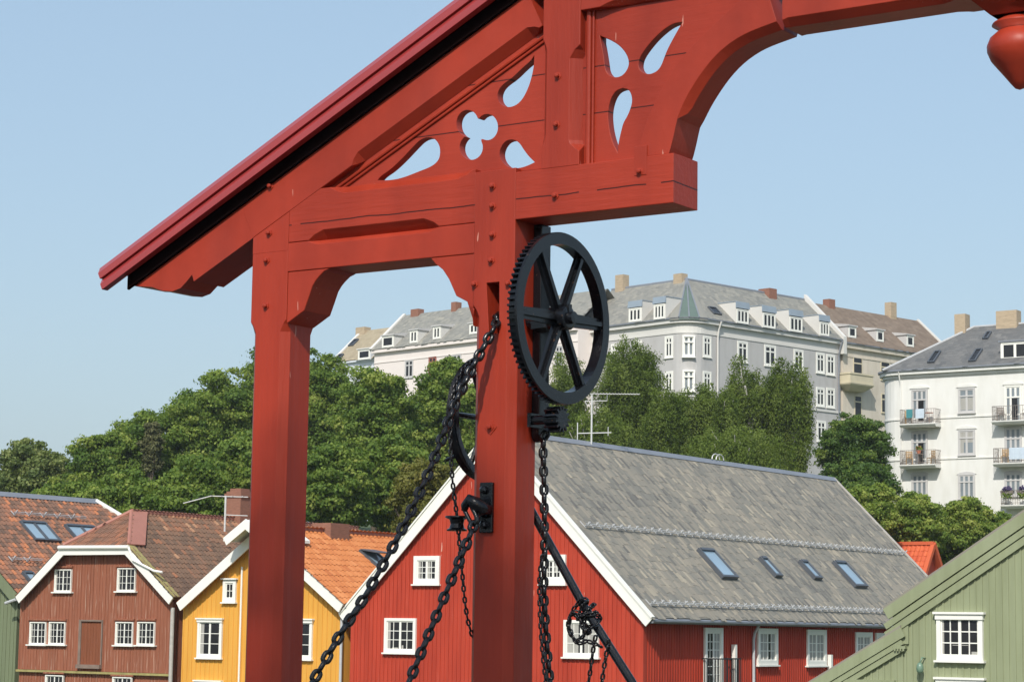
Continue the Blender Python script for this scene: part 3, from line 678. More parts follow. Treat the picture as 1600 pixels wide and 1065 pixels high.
tiles(rh, TR, [(0, 0), (RL, 0), (RL, SLL), (0, SLL)], .17, .36, M['slate'], 'slate', seed=4, base=.10, spread=.85, trend=tr_)
b = MB(TL); b.prism([(0, 0), (RL, 0), (RL, SLL), (0, SLL)], 0, .10); b.build('roof', M['slate'], rh)
barge(rh, I4, [(xl_ - .02, ze - .03), (xa, za + .05), (xr + .03, ze - .02)], .36, -.22, .05)
b = MB(); strip(b, ((xl_ - .02, ze + .02), (xa, za + .08)), .05, -.26, -.10); strip(b, ((xa, za + .08), (xr + .03, ze + .02)), .07, -.26, -.08); b.build('verge_cap', M['whitewood'], rh)
b = MB(TR); b.box(RL - .02, RL + .04, -.06, .14, 0, SLL + .04); b.build('verge_cap', M['greywood'], rh)
b = MB(); b.loft([[(xa - .15, y, za - .10), (xa, y, za + .08), (xa + .15, y, za - .10)] for y in (-.15, LEN + .3)]); b.build('ridge_cap', M['zinc'], rh)
b = MB(); b.tube([(xr - .02, -.15, ze - .10), (xr - .02, LEN + .3, ze - .10)], .075, 10); b.box(WR + .001, xr - .10, -.1, LEN, ze - .19, ze - .15); b.build('gutter', M['zinc'], rh)
def pipe(par, T, px_, y0_, fr, z_top, r=.05, m='steel', z_bot=0.0):
    u = fr.uv(px_, y0_, T)[0]; b = MB(T); b.tube([(u, -.32, z_top), (u, -.12, z_top - .35), (u, -.09, z_top - .55), (u, -.09, z_bot)], r, 8); return b.build('downpipe', M[m], par)
pipe(rh, Ts, 1174, 1020, rf, ze - .1)
snow_guard(rh, TR, .5, RL - .3, rf.uv(900, 823, TR)[1]); snow_guard(rh, TR, .4, RL - .3, rf.uv(1010, 946, TR)[1])
for (tl, tr2, br_, bl) in [((1092, 860), (1113, 862), (1148, 905), (1124, 905)), ((1186, 873), (1195, 874), (1219, 903), (1208, 902)), ((1247, 878), (1257, 879), (1282, 906), (1271, 906)), ((1301, 879), (1319, 881), (1352, 919), (1333, 918))]:
    q = rf.uvs([tl, tr2, br_, bl], TR)
    skylight(rh, TR, (q[0][0] + q[3][0]) / 2, (q[1][0] + q[2][0]) / 2, (q[2][1] + q[3][1]) / 2, (q[0][1] + q[1][1]) / 2)
u, v = rf.uv(1125, 724, TR); b = MB()
for k in (-.2, .12): b.tube([(xa + .05, u - .3 + k + .30 * math.cos(t * .4), za + .10 + .20 * math.sin(t * .4)) for t in range(9)], .022, 8)
b.build('ridge_hoop', M['lightpaint'], rh)
CL = [(0, .14, 0, 1)]
kw = dict(casing=.13, head=.0, sash=.05)
pxwin(rf, rh, I4, 648, 688, 868, 912, M['whitewood'], casing=.145, cur=[(0, .16, 0, 1), (.50, .68, 0, 1)])
pxwin(rf, rh, I4, 846, 885, 866, 912, M['whitewood'], casing=.19, cur=[(0, .16, 0, .6), (.6, .8, .3, 1)])
pxwin(rf, rh, I4, 602, 651, 965, 1019, M['whitewood'], casing=.095, cur=[(0, .13, 0, 1), (.2, .42, 0, .08), (.55, .62, 0, .16)])
pxwin(rf, rh, I4, 882, 937, 968, 1026, M['whitewood'], casing=.095, cur=[(0, .4, .0, 1), (.6, 1, 0, .8)])
pxwin(rf, rh, Ts, 1182, 1213, 981, 1038, M['whitewood'], casing=.15, cur=[(0, .45, 0, 1), (.7, 1, 0, 1)])
pxwin(rf, rh, Ts, 1259, 1289, 983, 1039, M['whitewood'], casing=.15, glass='curtain')
pxwin(rf, rh, Ts, 1335, 1361, 987, 1036, M['whitewood'], casing=.15, glass='curtain')
pxwin(rf, rh, Ts, 1367, 1394, 988, 1036, M['whitewood'], casing=.15, cur=[(.1, .4, 0, 1)])
dw = pxwin(rf, rh, Ts, 1099, 1127, 980, 1075, M['whitewood'], casing=.15, sashes=2, cols=2, rows=6, cur=[(.55, 1, 0, 1)], name='balcony_door', cill=False)
u0_, u1_ = rf.uv(1099, 1040, Ts)[0] - .1, rf.uv(1130, 1040, Ts)[0] + .1; vt = rf.uv(1112, 1028, Ts)[1]; vb = vt - 1.0
b = MB(Ts); b.box(u0_, u1_, -.62, -.58, vt - .02, vt + .02); b.box(u0_, u0_ + .03, -.6, 0, vt - .02, vt + .02); b.box(u1_ - .03, u1_, -.6, 0, vt - .02, vt + .02)
n = 12
for k in range(n + 1): x = u0_ + (u1_ - u0_ - .02) * k / n; b.box(x, x + .02, -.61, -.59, vb, vt - .02)
for k in range(1, 6):
    for x in (u0_, u1_ - .02): b.box(x, x + .02, -.6 + k * .1, -.58 + k * .1, vb, vt - .02)
b.box(u0_, u1_, -.64, 0, vb - .1, vb); b.build('balcony_railing', M['blackrail'], rh)
for x_, y_ in ((1142, 1006), (1292, 1022)):
    u, v = rf.uv(x_, y_, Ts); b = MB(Ts); b.box(u - .07, u + .07, -.2, -.06, 0, v); b.build('white_post', M['whitewood'], rh)

# ---- yellow house ----------------------------------------------------------
D1 = at(535, 1000, 70)                                            # same front line as the red house
def front_D(px_):
    o, e = rf.M.translation, rf.M.to_3x3() @ V((1, 0, 0)); d = ray(px_, 1000)
    t = (o.x * d.y - o.y * d.x) / (e.y * d.x - e.x * d.y); return o.y + e.y * t
yf = Fr(535, 1000, front_D(535), A34, ZB)
yh = house_root('yellow_house', yf, 'narrow yellow timber house with orange tiled roof and small white hoist gable', 'wharf houses')
xa, za = yf.uv(414, 824, y=-.3); xl_, zl_ = yf.uv(277, 944, y=-.3); xr, zr = yf.uv(538, 940, y=-.3)
ze = (zl_ + zr) / 2; xa = (xl_ + xr) / 2; hw_ = (xr - xl_) / 2; sl = (za - ze) / hw_; WL, WR = yf.uv(284, 1020)[0], yf.uv(533, 1020)[0]
ytop = lambda x: za - sl * abs(x - xa) - .14
wall(yh, I4, [(WL, 0), (WR, 0), (WR, ytop(WR)), (xa, ytop(xa)), (WL, ytop(WL))], M['yellowwall'], pitch=.21, bd=.02)
LEN = 16.0
b = MB(); b.box(WR - .25, WR, .25, LEN, 0, ytop(WR)); b.box(WL, WL + .25, .25, LEN, 0, ytop(WL)); b.prism([(WL, 0), (WR, 0), (WR, ytop(WR)), (xa, ytop(xa)), (WL, ytop(WL))], LEN, LEN + .2); b.build('wall', M['yellowwall'], yh)
phi = math.atan(sl); SLL = hw_ / math.cos(phi); RL = LEN + .6
TR = roof_T(V((xr, -.3, ze)), V((0, 1, 0)), V((-math.cos(phi), 0, math.sin(phi)))); TL = roof_T(V((xl_, LEN + .3, ze)), V((0, -1, 0)), V((math.cos(phi), 0, math.sin(phi))))
tiles(yh, TR, [(0, 0), (RL, 0), (RL, SLL), (0, SLL)], .235, .34, M['orangetile'], seed=8, spread=.8)
tiles(yh, TL, [(0, 0), (RL, 0), (RL, SLL), (0, SLL)], .235, .34, M['orangetile'], seed=9)
barge(yh, I4, [(xl_, ze), (xa, za + .05), (xr, ze)], .34, -.36, .05)
b = MB(); b.tube([(xa, -.3, za + .05), (xa, LEN + .3, za + .05)], .11, 10); b.build('ridge_cap', M['redmetal'], yh)
q = yf.uvs([(560, 862), (577, 861), (592, 880), (580, 881)], TR); sk = skylight(yh, TR, q[0][0], q[1][0] + .2, q[2][1] - .3, q[0][1], h=.12)
b = MB(TR); b.add([(q[0][0], -.1, q[0][1]), (q[1][0] + .2, -.1, q[0][1]), (q[1][0] + .2, -.5, q[2][1] - .1), (q[0][0], -.5, q[2][1] - .1), (q[0][0], -.14, q[0][1]), (q[1][0] + .2, -.14, q[0][1]), (q[1][0] + .2, -.54, q[2][1] - .1), (q[0][0], -.54, q[2][1] - .1)], [(0, 1, 2, 3), (4, 5, 6, 7), (0, 1, 5, 4), (1, 2, 6, 5), (2, 3, 7, 6), (3, 0, 4, 7)]); b.build('open_sash', M['skyframe'], sk)
# hoist gable over the ridge end
hx_, hz_ = yf.uv(349, 840, y=-1.1); xk = xa; hzk = yf.uv(381, 813, y=-1.1); s2 = (hzk[1] - hz_) / (hzk[0] - hx_); hap = hz_ + s2 * (xk - hx_)
barge(yh, I4, [(hx_, hz_), (xk, hap), (2 * xk - hx_, hz_)], .30, -1.12, .05, name='hoist_gable')
b = MB()
for sg in (1, -1):
    e = xk + sg * (hx_ - xk); b.loft([[(e, y, hz_ - .02), (xk, y, hap - .02), (xk, y, hap - .12), (e, y, hz_ - .12)] for y in (-1.10, 1.2)])
b.build('hoist_roof', M['whitewood'], yh)
pxwin(yf, yh, I4, 350, 370, 905, 940, M['whitewood'], casing=.12, cols=2, rows=2, sashes=1, sash=.045, head=.001)
pxwin(yf, yh, I4, 310, 348, 967, 1027, M['whitewood'], casing=.10, cols=1, rows=3, head=.10, cur=[(0, .2, 0, 1)])
pxwin(yf, yh, I4, 452, 489, 968, 1029, M['whitewood'], casing=.10, cols=1, rows=3, head=.10)
pxwin(yf, yh, I4, 306, 346, 1064, 1120, M['whitewood'], casing=.10, cols=1, rows=3, head=.10)
u, v = yf.uv(380, 885); b = MB(); b.tube([(u, -.06, v), (u, -.06, 0)], .035, 8); b.build('conduit', M['whitewood'], yh)
b = MB(); b.tube([(WR + .03, -.05, ze - .25), (WR + .03, -.05, 0)], .05, 8); b.build('downpipe', M['steel'], yh)
b = MB(); b.tube([(xr - .02, -.25, ze - .08), (xr - .02, LEN, ze - .08)], .07, 8); b.build('gutter', M['zinc'], yh)
u, v = yf.uv(508, 826, TR); chimney(yh, xa, u - .2, za - .5, za + .33, .85, 1.1, M['brick'], cap=False)
ant = thing('antenna', yf.M @ Matrix.Translation((xa - 1.2, 4, ze)), 'thin bent metal antenna in front of the brick chimney', 'antenna')
b = MB(); hgt = 4.6
af = Fr(350, 790, front_D(350) + 5, 0, 0); ant.matrix_world = Matrix.Translation(at(352, 830, front_D(350) + 5))
sA = (front_D(350) + 5) / F
P = lambda x, y: V(((x - 352) * sA, 0, (830 - y) * sA))
b.tube([P(351, 830), P(351, 774)], .038, 8); b.tube([P(285, 787), P(328, 775), P(386, 776)], .02, 6); b.tube([P(350, 804), P(386, 805)], .018, 6)
for x_ in (330, 345, 362, 378): b.tube([P(x_, 775) + V((0, -.25, 0)), P(x_, 775) + V((0, .25, 0))], .012, 5)
b.build('mast', M['lightpaint'], ant)

# ---- narrow grey shed in the alley ------------------------------------------
gf = Fr(543, 1000, front_D(540) + 5, A34, ZB)
gh = house_root('grey_shed', gf, 'sliver of grey boarded shed in the alley between yellow and red houses', cat='shed')
b = MB(); b.box(-.6, 1.6, 0, 4, 0, gf.uv(543, 965)[1]); b.build('wall', M['greywood'], gh)
b = MB(); h_ = gf.uv(543, 965)[1]
for k in range(28): b.box(-.6, 1.6, -.03, -.001, .1 + k * .16, .22 + k * .16) if .22 + k * .16 < h_ else None
b.build('boards', M['greywood'], gh)
b = MB(); b.box(-.7, 1.7, -.2, 4.2, h_, h_ + .12); b.build('roof', M['zinc'], gh)
b = MB(); q0, q1 = gf.uv(534, 1040, y=-.1), gf.uv(552, 1056, y=-.1); b.tube([(q0[0], -.1, q0[1]), (q1[0], -.1, q1[1])], .05, 8); b.build('brace_pipe', M['zinc'], gh)

# ---- brown house ------------------------------------------------------------
bf = Fr(268, 1000, front_D(268), A34, ZB)
bh = house_root('brown_house', bf, 'weathered brown timber house with half hipped tile roof and loading hatch', 'wharf houses')
WL, WR = bf.uv(30, 990)[0], 0.0
e0 = bf.uv(26, 930, y=-.3); e3 = bf.uv(272, 935, y=-.3); k0 = bf.uv(97, 855, y=-.3); k1 = bf.uv(200, 852, y=-.3)
zk = (k0[1] + k1[1]) / 2; ze = (e0[1] + e3[1]) / 2; xm = (e0[0] + e3[0]) / 2; hw_ = (e3[0] - e0[0]) / 2; kw_ = (k1[0] - k0[0]) / 2
sl = (zk - ze) / (hw_ - kw_); za = zk + sl * kw_
ya = bf.M.inverted() @ V((0, 0, EYE)); 
# hip apex lies on the ridge line x = xm, z = za
dl = bf.M.inverted().to_3x3() @ ray(205, 806); t_ = (za - ya.z) / dl.z; yap = ya.y + dl.y * t_; yap = max(1.2, min(4.0, (xm - ya.x) / dl.x * dl.y + ya.y))
LEN = 15.0
prof = [(WL, ze - .1), (xm - kw_ + .05, zk - .12), (xm + kw_ - .05, zk - .12), (WR, ze - .1)]
zs = bf.uv(145, 1048)[1]
wall(bh, I4, [(WL, zs), (WR, zs), (WR, prof[3][1]), (prof[2][0], prof[2][1]), (prof[1][0], prof[1][1]), (WL, prof[0][1])], M['brownwall'], pitch=.15, bd=.018, jit=.03, name='upper_wall')
wall(bh, Matrix.Translation((0, .08, 0)), [(WL, 0), (WR, 0), (WR, zs - .001), (WL, zs - .001)], M['brownwall'], pitch=.15, bd=.018, jit=.03, name='lower_wall')
b = MB(); b.box(WL - .03, WR + .02, -.08, .05, zs - .09, zs - .01); b.build('belt_board', M['moss'], bh)
b = MB(); b.box(WR - .25, WR, .34, LEN, 0, ze - .1); b.box(WL, WL + .25, .34, LEN, 0, ze - .1); b.prism([(WL, 0), (WR, 0), (WR, ze - .1), (xm, za - .1), (WL, ze - .1)], LEN, LEN + .2); b.build('side_wall', M['brownwall'], bh)
phi = math.atan(sl); SLL = hw_ / math.cos(phi); RL = LEN + .6; vk = kw_ and (hw_ - kw_) / math.cos(phi)
TR = roof_T(V((xm + hw_, -.3, ze)), V((0, 1, 0)), V((-math.cos(phi), 0, math.sin(phi)))); TL = roof_T(V((xm - hw_, LEN + .3, ze)), V((0, -1, 0)), V((math.cos(phi), 0, math.sin(phi))))
dec = lambda f, g: (-.24 + .30 * f + (.34 if f > .72 else 0) * (f - .4))
tiles(bh, TR, [(0, 0), (RL, 0), (RL, SLL), (yap + .3, SLL), (0, vk)], .21, .29, M['oldtile2'], seed=11, spread=.8, trend=dec)
tiles(bh, TL, [(0, 0), (RL, 0), (RL, vk), (RL - yap - .3, SLL), (0, SLL)], .21, .29, M['oldtile2'], seed=12)
hl = V((0, yap + .3, za - zk)); TH = roof_T(V((xm - kw_, -.3, zk)), V((1, 0, 0)), hl)
tiles(bh, TH, [(0, 0), (2 * kw_, 0), (kw_, hl.length)], .21, .29, M['oldtile'], seed=13, spread=.6)
b = MB(); b.tube([(xm, yap, za + .05), (xm, LEN + .3, za + .05)], .10, 10)
for sg in (-1, 1): b.tube([(xm + sg * kw_, -.28, zk + .07), (xm, yap, za + .06)], .075, 8)
b.build('ridge_cap', M['redmetal'], bh)
b = MB(); q = V((xm + kw_, -.3, zk)); r_ = V((xm, yap, za)); dv = (r_ - q).normalized(); s_ = V((.10, .995, .0))
nrm = dv.cross(s_).normalized(); nrm = nrm if nrm.z > 0 else -nrm
b.loft([[q + nrm * .10 - s_ * .05, q + nrm * .10 + s_ * .75, q + nrm * .05 + s_ * .75, q + nrm * .05 - s_ * .05], [r_ + nrm * .10 - s_ * .05, r_ + nrm * .10 + s_ * .75, r_ + nrm * .05 + s_ * .75, r_ + nrm * .05 - s_ * .05]]); b.build('hip_flashing', M['redmetal'], bh)
barge(bh, I4, [(e0[0], ze), (xm - kw_, zk), (xm + kw_, zk), (xm + hw_, ze)], .30, -.36, .05)
b = MB(TR); b.box(-.04, .28, -.06, .03, .0, vk + .05); b.build('mossy_verge', M['moss'], bh)
b = MB(); b.tube([(xm - kw_ - .1, -.40, zk - .02), (xm + kw_ + .1, -.40, zk - .04)], .075, 10); b.tube([(xm + kw_ + .1, -.40, zk - .04), (xm + kw_ + .35, -.42, zk - .5), (xm + hw_ - .9, -.42, ze + .95), (xm + hw_ - .5, -.42, ze + .9)], .045, 8); b.build('gutter', M['whitewood'], bh)
b = MB(); b.tube([(WL - .45, -.34, ze - .24), (WL + .1, -.34, ze - .10)], .06, 8); b.build('gutter_spout', M['steel'], bh)
b = MB(); b.tube([(WR + .10, -.1, ze - .35), (WR + .08, -.06, 0)], .075, 10); b.build('downpipe', M['greywood'], bh)
kb = dict(casing=.034, sash=.022, bar=.015, rows=3, cols=2)
for q in [(87, 113, 889, 924), (185, 213, 887, 923), (182, 209, 971, 1007), (216, 243, 971, 1007), (72, 100, 1054, 1092), (177, 207, 1057, 1094)]: pxwin(bf, bh, I4, *q, M['whitewood'], sill=.09, cur=[(0, .1, 0, 1)], **kb)
for q in [(48, 73, 971, 1006), (78, 103, 971, 1006)]: pxwin(bf, bh, I4, *q, M['whitewood'], sill=.11, cur=[(0, .12, 0, 1)], **kb)
for q in [(85, 115, 885), (183, 215, 884), (46, 105, 967), (180, 211, 967), (215, 245, 967), (70, 102, 1050), (175, 210, 1054)]:
    u0_, v = bf.uv(q[0], q[2]); u1_ = bf.uv(q[1], q[2])[0]; b = MB(); b.box(u0_, u1_, -.085, 0, v - .03, v + .03); b.build('window_head', M['brownwall'], bh)
u0_, v1_ = bf.uv(129, 970); u1_, v0_ = bf.uv(158, 1038)
b = MB(); b.box(u0_, u1_, -.028, 0, v0_, v1_)
for k in range(1, 7): x = u0_ + (u1_ - u0_) * k / 7; b.box(x - .012, x + .012, -.036, -.027, v0_ + .03, v1_ - .03)
b.build('loading_hatch', M['door'], bh)
b = MB(); b.box(u0_ - .12, u0_, -.07, 0, v0_, v1_ + .06); b.box(u1_, u1_ + .05, -.07, 0, v0_, v1_ + .06); b.box(u0_, u1_, -.10, 0, v1_, v1_ + .06); b.box(u0_ - .12, u1_ + .05, -.16, 0, v0_ - .14, v0_); b.build('hatch_frame', mat('grey_brown_trim', (.20, .145, .115), .8, .25, 4), bh)
cy = bf.uv(374, 800, side_T(xm))[0]; zt_ = bf.uv(374, 764, side_T(xm))[1]; chimney(bh, xm, cy, za - .6, zt_ - .1, .75, .75, M['brick'])

# ---- green gable at the left edge, with the long mottled roof behind it -------
lf = Fr(27, 1000, front_D(20) + .3, A34, ZB)
lh = house_root('green_house', lf, 'moss green boarded house at left edge with long mottled tile roof and skylights', 'wharf houses')
e = lf.uv(29, 928, y=-.25); k = lf.uv(0, 893, y=-.25); s_ = (k[1] - e[1]) / (k[0] - e[0]); hw_ = (lf.uv(-100, 765, y=-.25)[1] - e[1]) / -s_; xm = e[0] - hw_; za = e[1] - s_ * hw_
WL, WR = xm - hw_ + .2, lf.uv(25, 1000)[0]
tp_ = lambda x: za + s_ * abs(x - xm) - .12
wall(lh, I4, [(WL, 0), (WR, 0), (WR, tp_(WR)), (xm, tp_(xm)), (WL, tp_(WL))], M['greenleft'], pitch=.2, bd=.02)
barge(lh, I4, [(xm - hw_, e[1]), (xm, za), (e[0], e[1])], .42, -.30, .05, m='greenleft')
phi = math.atan(-s_); SLL = hw_ / math.cos(phi)
TR = roof_T(V((e[0], -.25, e[1] + .03)), V((0, 1, 0)), V((-math.cos(phi), 0, math.sin(phi))))
RL = lf.uv(141, 775, TR)[0]; HX = hw_ * 1.0
tiles(lh, TR, [(0, 0), (RL + HX, 0), (RL, SLL), (0, SLL)], .21, .29, M['oldtile'], seed=21, spread=1.25)
TL = roof_T(V((xm - hw_, RL + HX - .25, e[1] + .03)), V((0, -1, 0)), V((math.cos(phi), 0, math.sin(phi))))
tiles(lh, TL, [(0, 0), (RL + HX, 0), (RL + HX, SLL), (HX, SLL)], .21, .29, M['oldtile'], seed=22)
b = MB(); b.loft([[(xm - .2, y, za - .04), (xm, y, za + .16), (xm + .2, y, za - .04)] for y in (-.25, RL - .2)]); b.build('ridge_cap', M['zinc'], lh)
b = MB(); h0, h1 = V((xm, RL - .25, za + .06)), V((e[0], RL + HX - .25, e[1] + .08)); b.tube([h0, h1], .13, 8); h2 = V((xm - hw_, RL + HX - .25, e[1] + .08)); b.tube([h0, h2], .13, 8); b.build('hip_cap', M['whitewood'], lh)
b = MB(); b.add([h0, h1, h2], [(0, 1, 2)]); b.add([h0 - Z * .1, h1 - Z * .1, h2 - Z * .1], [(0, 1, 2)]); b.build('hip_slope', M['oldtile'], lh)
b = MB(); LN = RL + HX - .5; b.box(WR - .2, WR, .25, LN, 0, tp_(WR)); b.box(WL, WL + .2, .25, LN, 0, tp_(WL)); b.box(WL, WR, LN, LN + .2, 0, tp_(WR)); b.build('side_wall', M['greenleft'], lh)
for quad, n in (([(27, 816), (67, 820), (95, 848), (56, 847)], 2), ([(96, 821), (143, 826), (172, 852), (125, 850)], 2), ([(33, 896), (50, 897), (60, 912), (45, 911)], 1)):
    q = lf.uvs(quad, TR); skylight(lh, TR, (q[0][0] + q[3][0]) / 2, (q[1][0] + q[2][0]) / 2, (q[2][1] + q[3][1]) / 2, (q[0][1] + q[1][1]) / 2, n=n)
for a, c in (((18, 806), (133, 815)), ((13, 876), (66, 883))):
    q = lf.uvs([a, c], TR); snow_guard(lh, TR, q[0][0], q[1][0], (q[0][1] + q[1][1]) / 2, .8, lift=.07)

# ---- green house in the right foreground --------------------------------------
ff = Fr(1412, 1000, 52, A34, ZB)
fh = house_root('sage_green_house', ff, 'sage green boarded gable house filling the lower right corner', 'wharf houses')
P0 = ff.uvs([(1262, 1067), (1391, 968), (1600, 795)], y=-.1)
m1 = ff.uvs([(1390, 945), (1600, 800)], y=-.1); s1 = (m1[1][1] - m1[0][1]) / (m1[1][0] - m1[0][0])
l1 = ff.uvs([(1273, 1062), (1400, 985)], y=-.1); s0 = (l1[1][1] - l1[0][1]) / (l1[1][0] - l1[0][0])
xj = m1[0][0] - .15; zj = m1[0][1] + s1 * (xj - m1[0][0]); xm = m1[0][0] + 7.0; za = m1[0][1] + s1 * (xm - m1[0][0]); xq = l1[0][0] - 2.2; zq = l1[0][1] + s0 * (xq - l1[0][0])
zj0 = l1[1][1] + s0 * (0.0 - l1[1][0])
mt = lambda x: za - s1 * abs(x - xm) - .16
lt = lambda x: l1[0][1] + s0 * (x - l1[0][0]) - .16
wall(fh, I4, [(0, 0), (2 * xm, 0), (2 * xm, mt(2 * xm)), (xm, mt(xm)), (0, mt(0))], M['greenwall'], pitch=.155, bd=.02)
wall(fh, I4, [(xq + .3, 0), (-.001, 0), (-.001, lt(0)), (xq + .3, lt(xq + .3))], M['greenwall'], pitch=.155, bd=.02, name='lean_to_wall')
b = MB()
for i, (o, w2, yy) in enumerate(((0, .27, -.15), (.27, .15, -.12), (.42, .17, -.09))):
    strip(b, ((xj, zj - o * 1.25), (xm, za - o * 1.25)), w2 - .012, yy, yy + .05); strip(b, ((xm, za - o * 1.25), (2 * xm - xj, zj - o * 1.25)), w2 - .012, yy, yy + .05)
b.build('bargeboard', M['greenwall'], fh)
b = MB()
for i, (o, w2, yy) in enumerate(((0, .24, -.15), (.24, .13, -.12), (.37, .13, -.09))): strip(b, ((xq, zq - o * 1.15), (-.02, zj0 - o * 1.15)), w2 - .012, yy, yy + .05)
b.build('lean_to_bargeboard', M['greenwall'], fh)
b = MB(); u0_, v0_ = ff.uv(1389, 970); b.box(ff.uv(1397, 980)[0], .14, -.06, 0, ff.uv(1405, 1005)[1], mt(0) - .02); b.build('corner_board', M['greenwall'], fh)
b = MB(); u_, v_ = ff.uv(1409, 1008); b.box(u_ - .14, u_ + .14, -.14, 0, v_ - .07, v_ - .005)
for k in range(4): b.box(u_ - .13 + k * .07, u_ - .09 + k * .07, -.15, -.13, v_ - .12, v_ - .07)
b.build('vent_trim', M['greenwall'], fh)
b = MB(); q0 = ff.uv(1320, 1060); b.box(q0[0], -.2, -.10, 0, q0[1] - .1, q0[1]); b.build('belt_board', M['greenwall'], fh)
b = MB()
for sg in (1, -1):
    x0 = xj if sg > 0 else 2 * xm - xj; b.loft([[(x0, y, zj + .06), (xm, y, za + .06), (xm, y, za - .08), (x0, y, zj - .08)] for y in (-.13, 9)])
b.loft([[(xq, y, zq + .05), (-.02, y, zj0 + .05), (-.02, y, zj0 - .08), (xq, y, zq - .08)] for y in (-.13, 9)]); b.build('roof', M['slate'], fh)
b = MB(); b.box(0, .25, .25, 9, 0, mt(0)); b.box(xq + .3, xq + .5, .25, 9, 0, lt(xq + .3)); b.build('side_wall', M['greenwall'], fh)
pxwin(ff, fh, I4, 1465, 1537, 959, 1031, M['whitewood'], casing=.10, head=.12, sash=.035, bar=.026, cur=[(0, .08, 0, 1), (.80, .98, 0, .12), (.3, .72, .28, .30)])
pxwin(ff, fh, I4, 1466, 1538, 1061, 1135, M['whitewood'], casing=.10, head=.12, sash=.035, bar=.026)
lu, lv = ff.uv(1443, 1043); b = MB(); b.lathe([(.0, .13), (.04, .125), (.075, .06), (.085, -.02), (.075, -.06), (.06, -.10), (.0, -.12)], (lu, -.2, lv), n=18); b.tube([(lu + .05, 0, lv + .22), (lu + .03, -.14, lv + .24), (lu, -.2, lv + .12)], .018, 8); b.build('wall_lamp', M['lampgreen'], fh, smooth=True)

# ---- little red roof between slate roof and green gable -------------------------
sf = Fr(1452, 870, 118, 34, ZB)
sh = house_root('red_roofed_house', sf, 'small house with bright red tile roof peeking out below the bushes', cat='house')
q = sf.uvs([(1400, 852), (1449, 849), (1478, 880)]); zr_ = (q[0][1] + q[1][1]) / 2
hwd = 3.2; drop = 4.2
b = MB(); b.box(-8, 0, -hwd, hwd, 0, zr_ - drop); b.loft([[(x, 0, zr_ - .1), (x, hwd, zr_ - drop), (x, -hwd, zr_ - drop)] for x in (-7.9, -.0)]); b.build('wall', mat("red_gable_paint", (.50, .075, .04), .6, .1), sh)
sz = math.hypot(hwd, drop)
for sg in (-1, 1):
    T_ = roof_T(V((-8.2, sg * hwd * 1.05, zr_ - drop * 1.05)), V((1, 0, 0)), V((0, -sg * hwd, drop))) if sg < 0 else roof_T(V((.25, hwd * 1.05, zr_ - drop * 1.05)), V((-1, 0, 0)), V((0, -hwd, drop)))
    tiles(sh, T_, [(0, 0), (8.45, 0), (8.45, sz * 1.05), (0, sz * 1.05)], .25, .34, M['redtile'], seed=31 + sg)
    b = MB(T_); x_ = 8.45 if sg < 0 else 0; b.box(x_ - .12, x_ + .1, -.1, .12, 0, sz * 1.05 + .05); b.build('verge_cap', M['redtile'], sh)
b = MB(); b.box(-8.2, .3, -.14, .14, zr_ - .02, zr_ + .16); b.build('ridge_cap', M['redtile'], sh)

# ---- TV antenna on the red house ridge
sA = 78 / F; ant2 = thing('antenna', Matrix.Translation(at(924, 700, 78)), 'tall white television antenna standing on grey slate ridge', 'antenna')
P = lambda x, y, d=0: V(((x - 924) * sA, d, (700 - y) * sA)); b = MB()
b.tube([P(924, 705), P(924, 616)], 0.0306, 8); b.tube([P(921, 614.5), P(999, 614)], 0.0170, 6); b.tube([P(913, 626), P(948, 625), P(948, 616)], 0.0150, 6); b.tube([P(913, 626), P(917, 634), P(922, 630)], .014, 6)
b.tube([P(902, 677), P(955, 675)], 0.0204, 6); b.tube([P(902, 660), P(902, 692)], 0.0190, 6); b.tube([P(950, 666), P(950, 680)], 0.0136, 6)
for k in range(16): b.tube([P(928 + k * 4.7, 614, -.22), P(928 + k * 4.7, 614, .22)], .012, 5)
b.build('mast', M['lightpaint'], ant2)

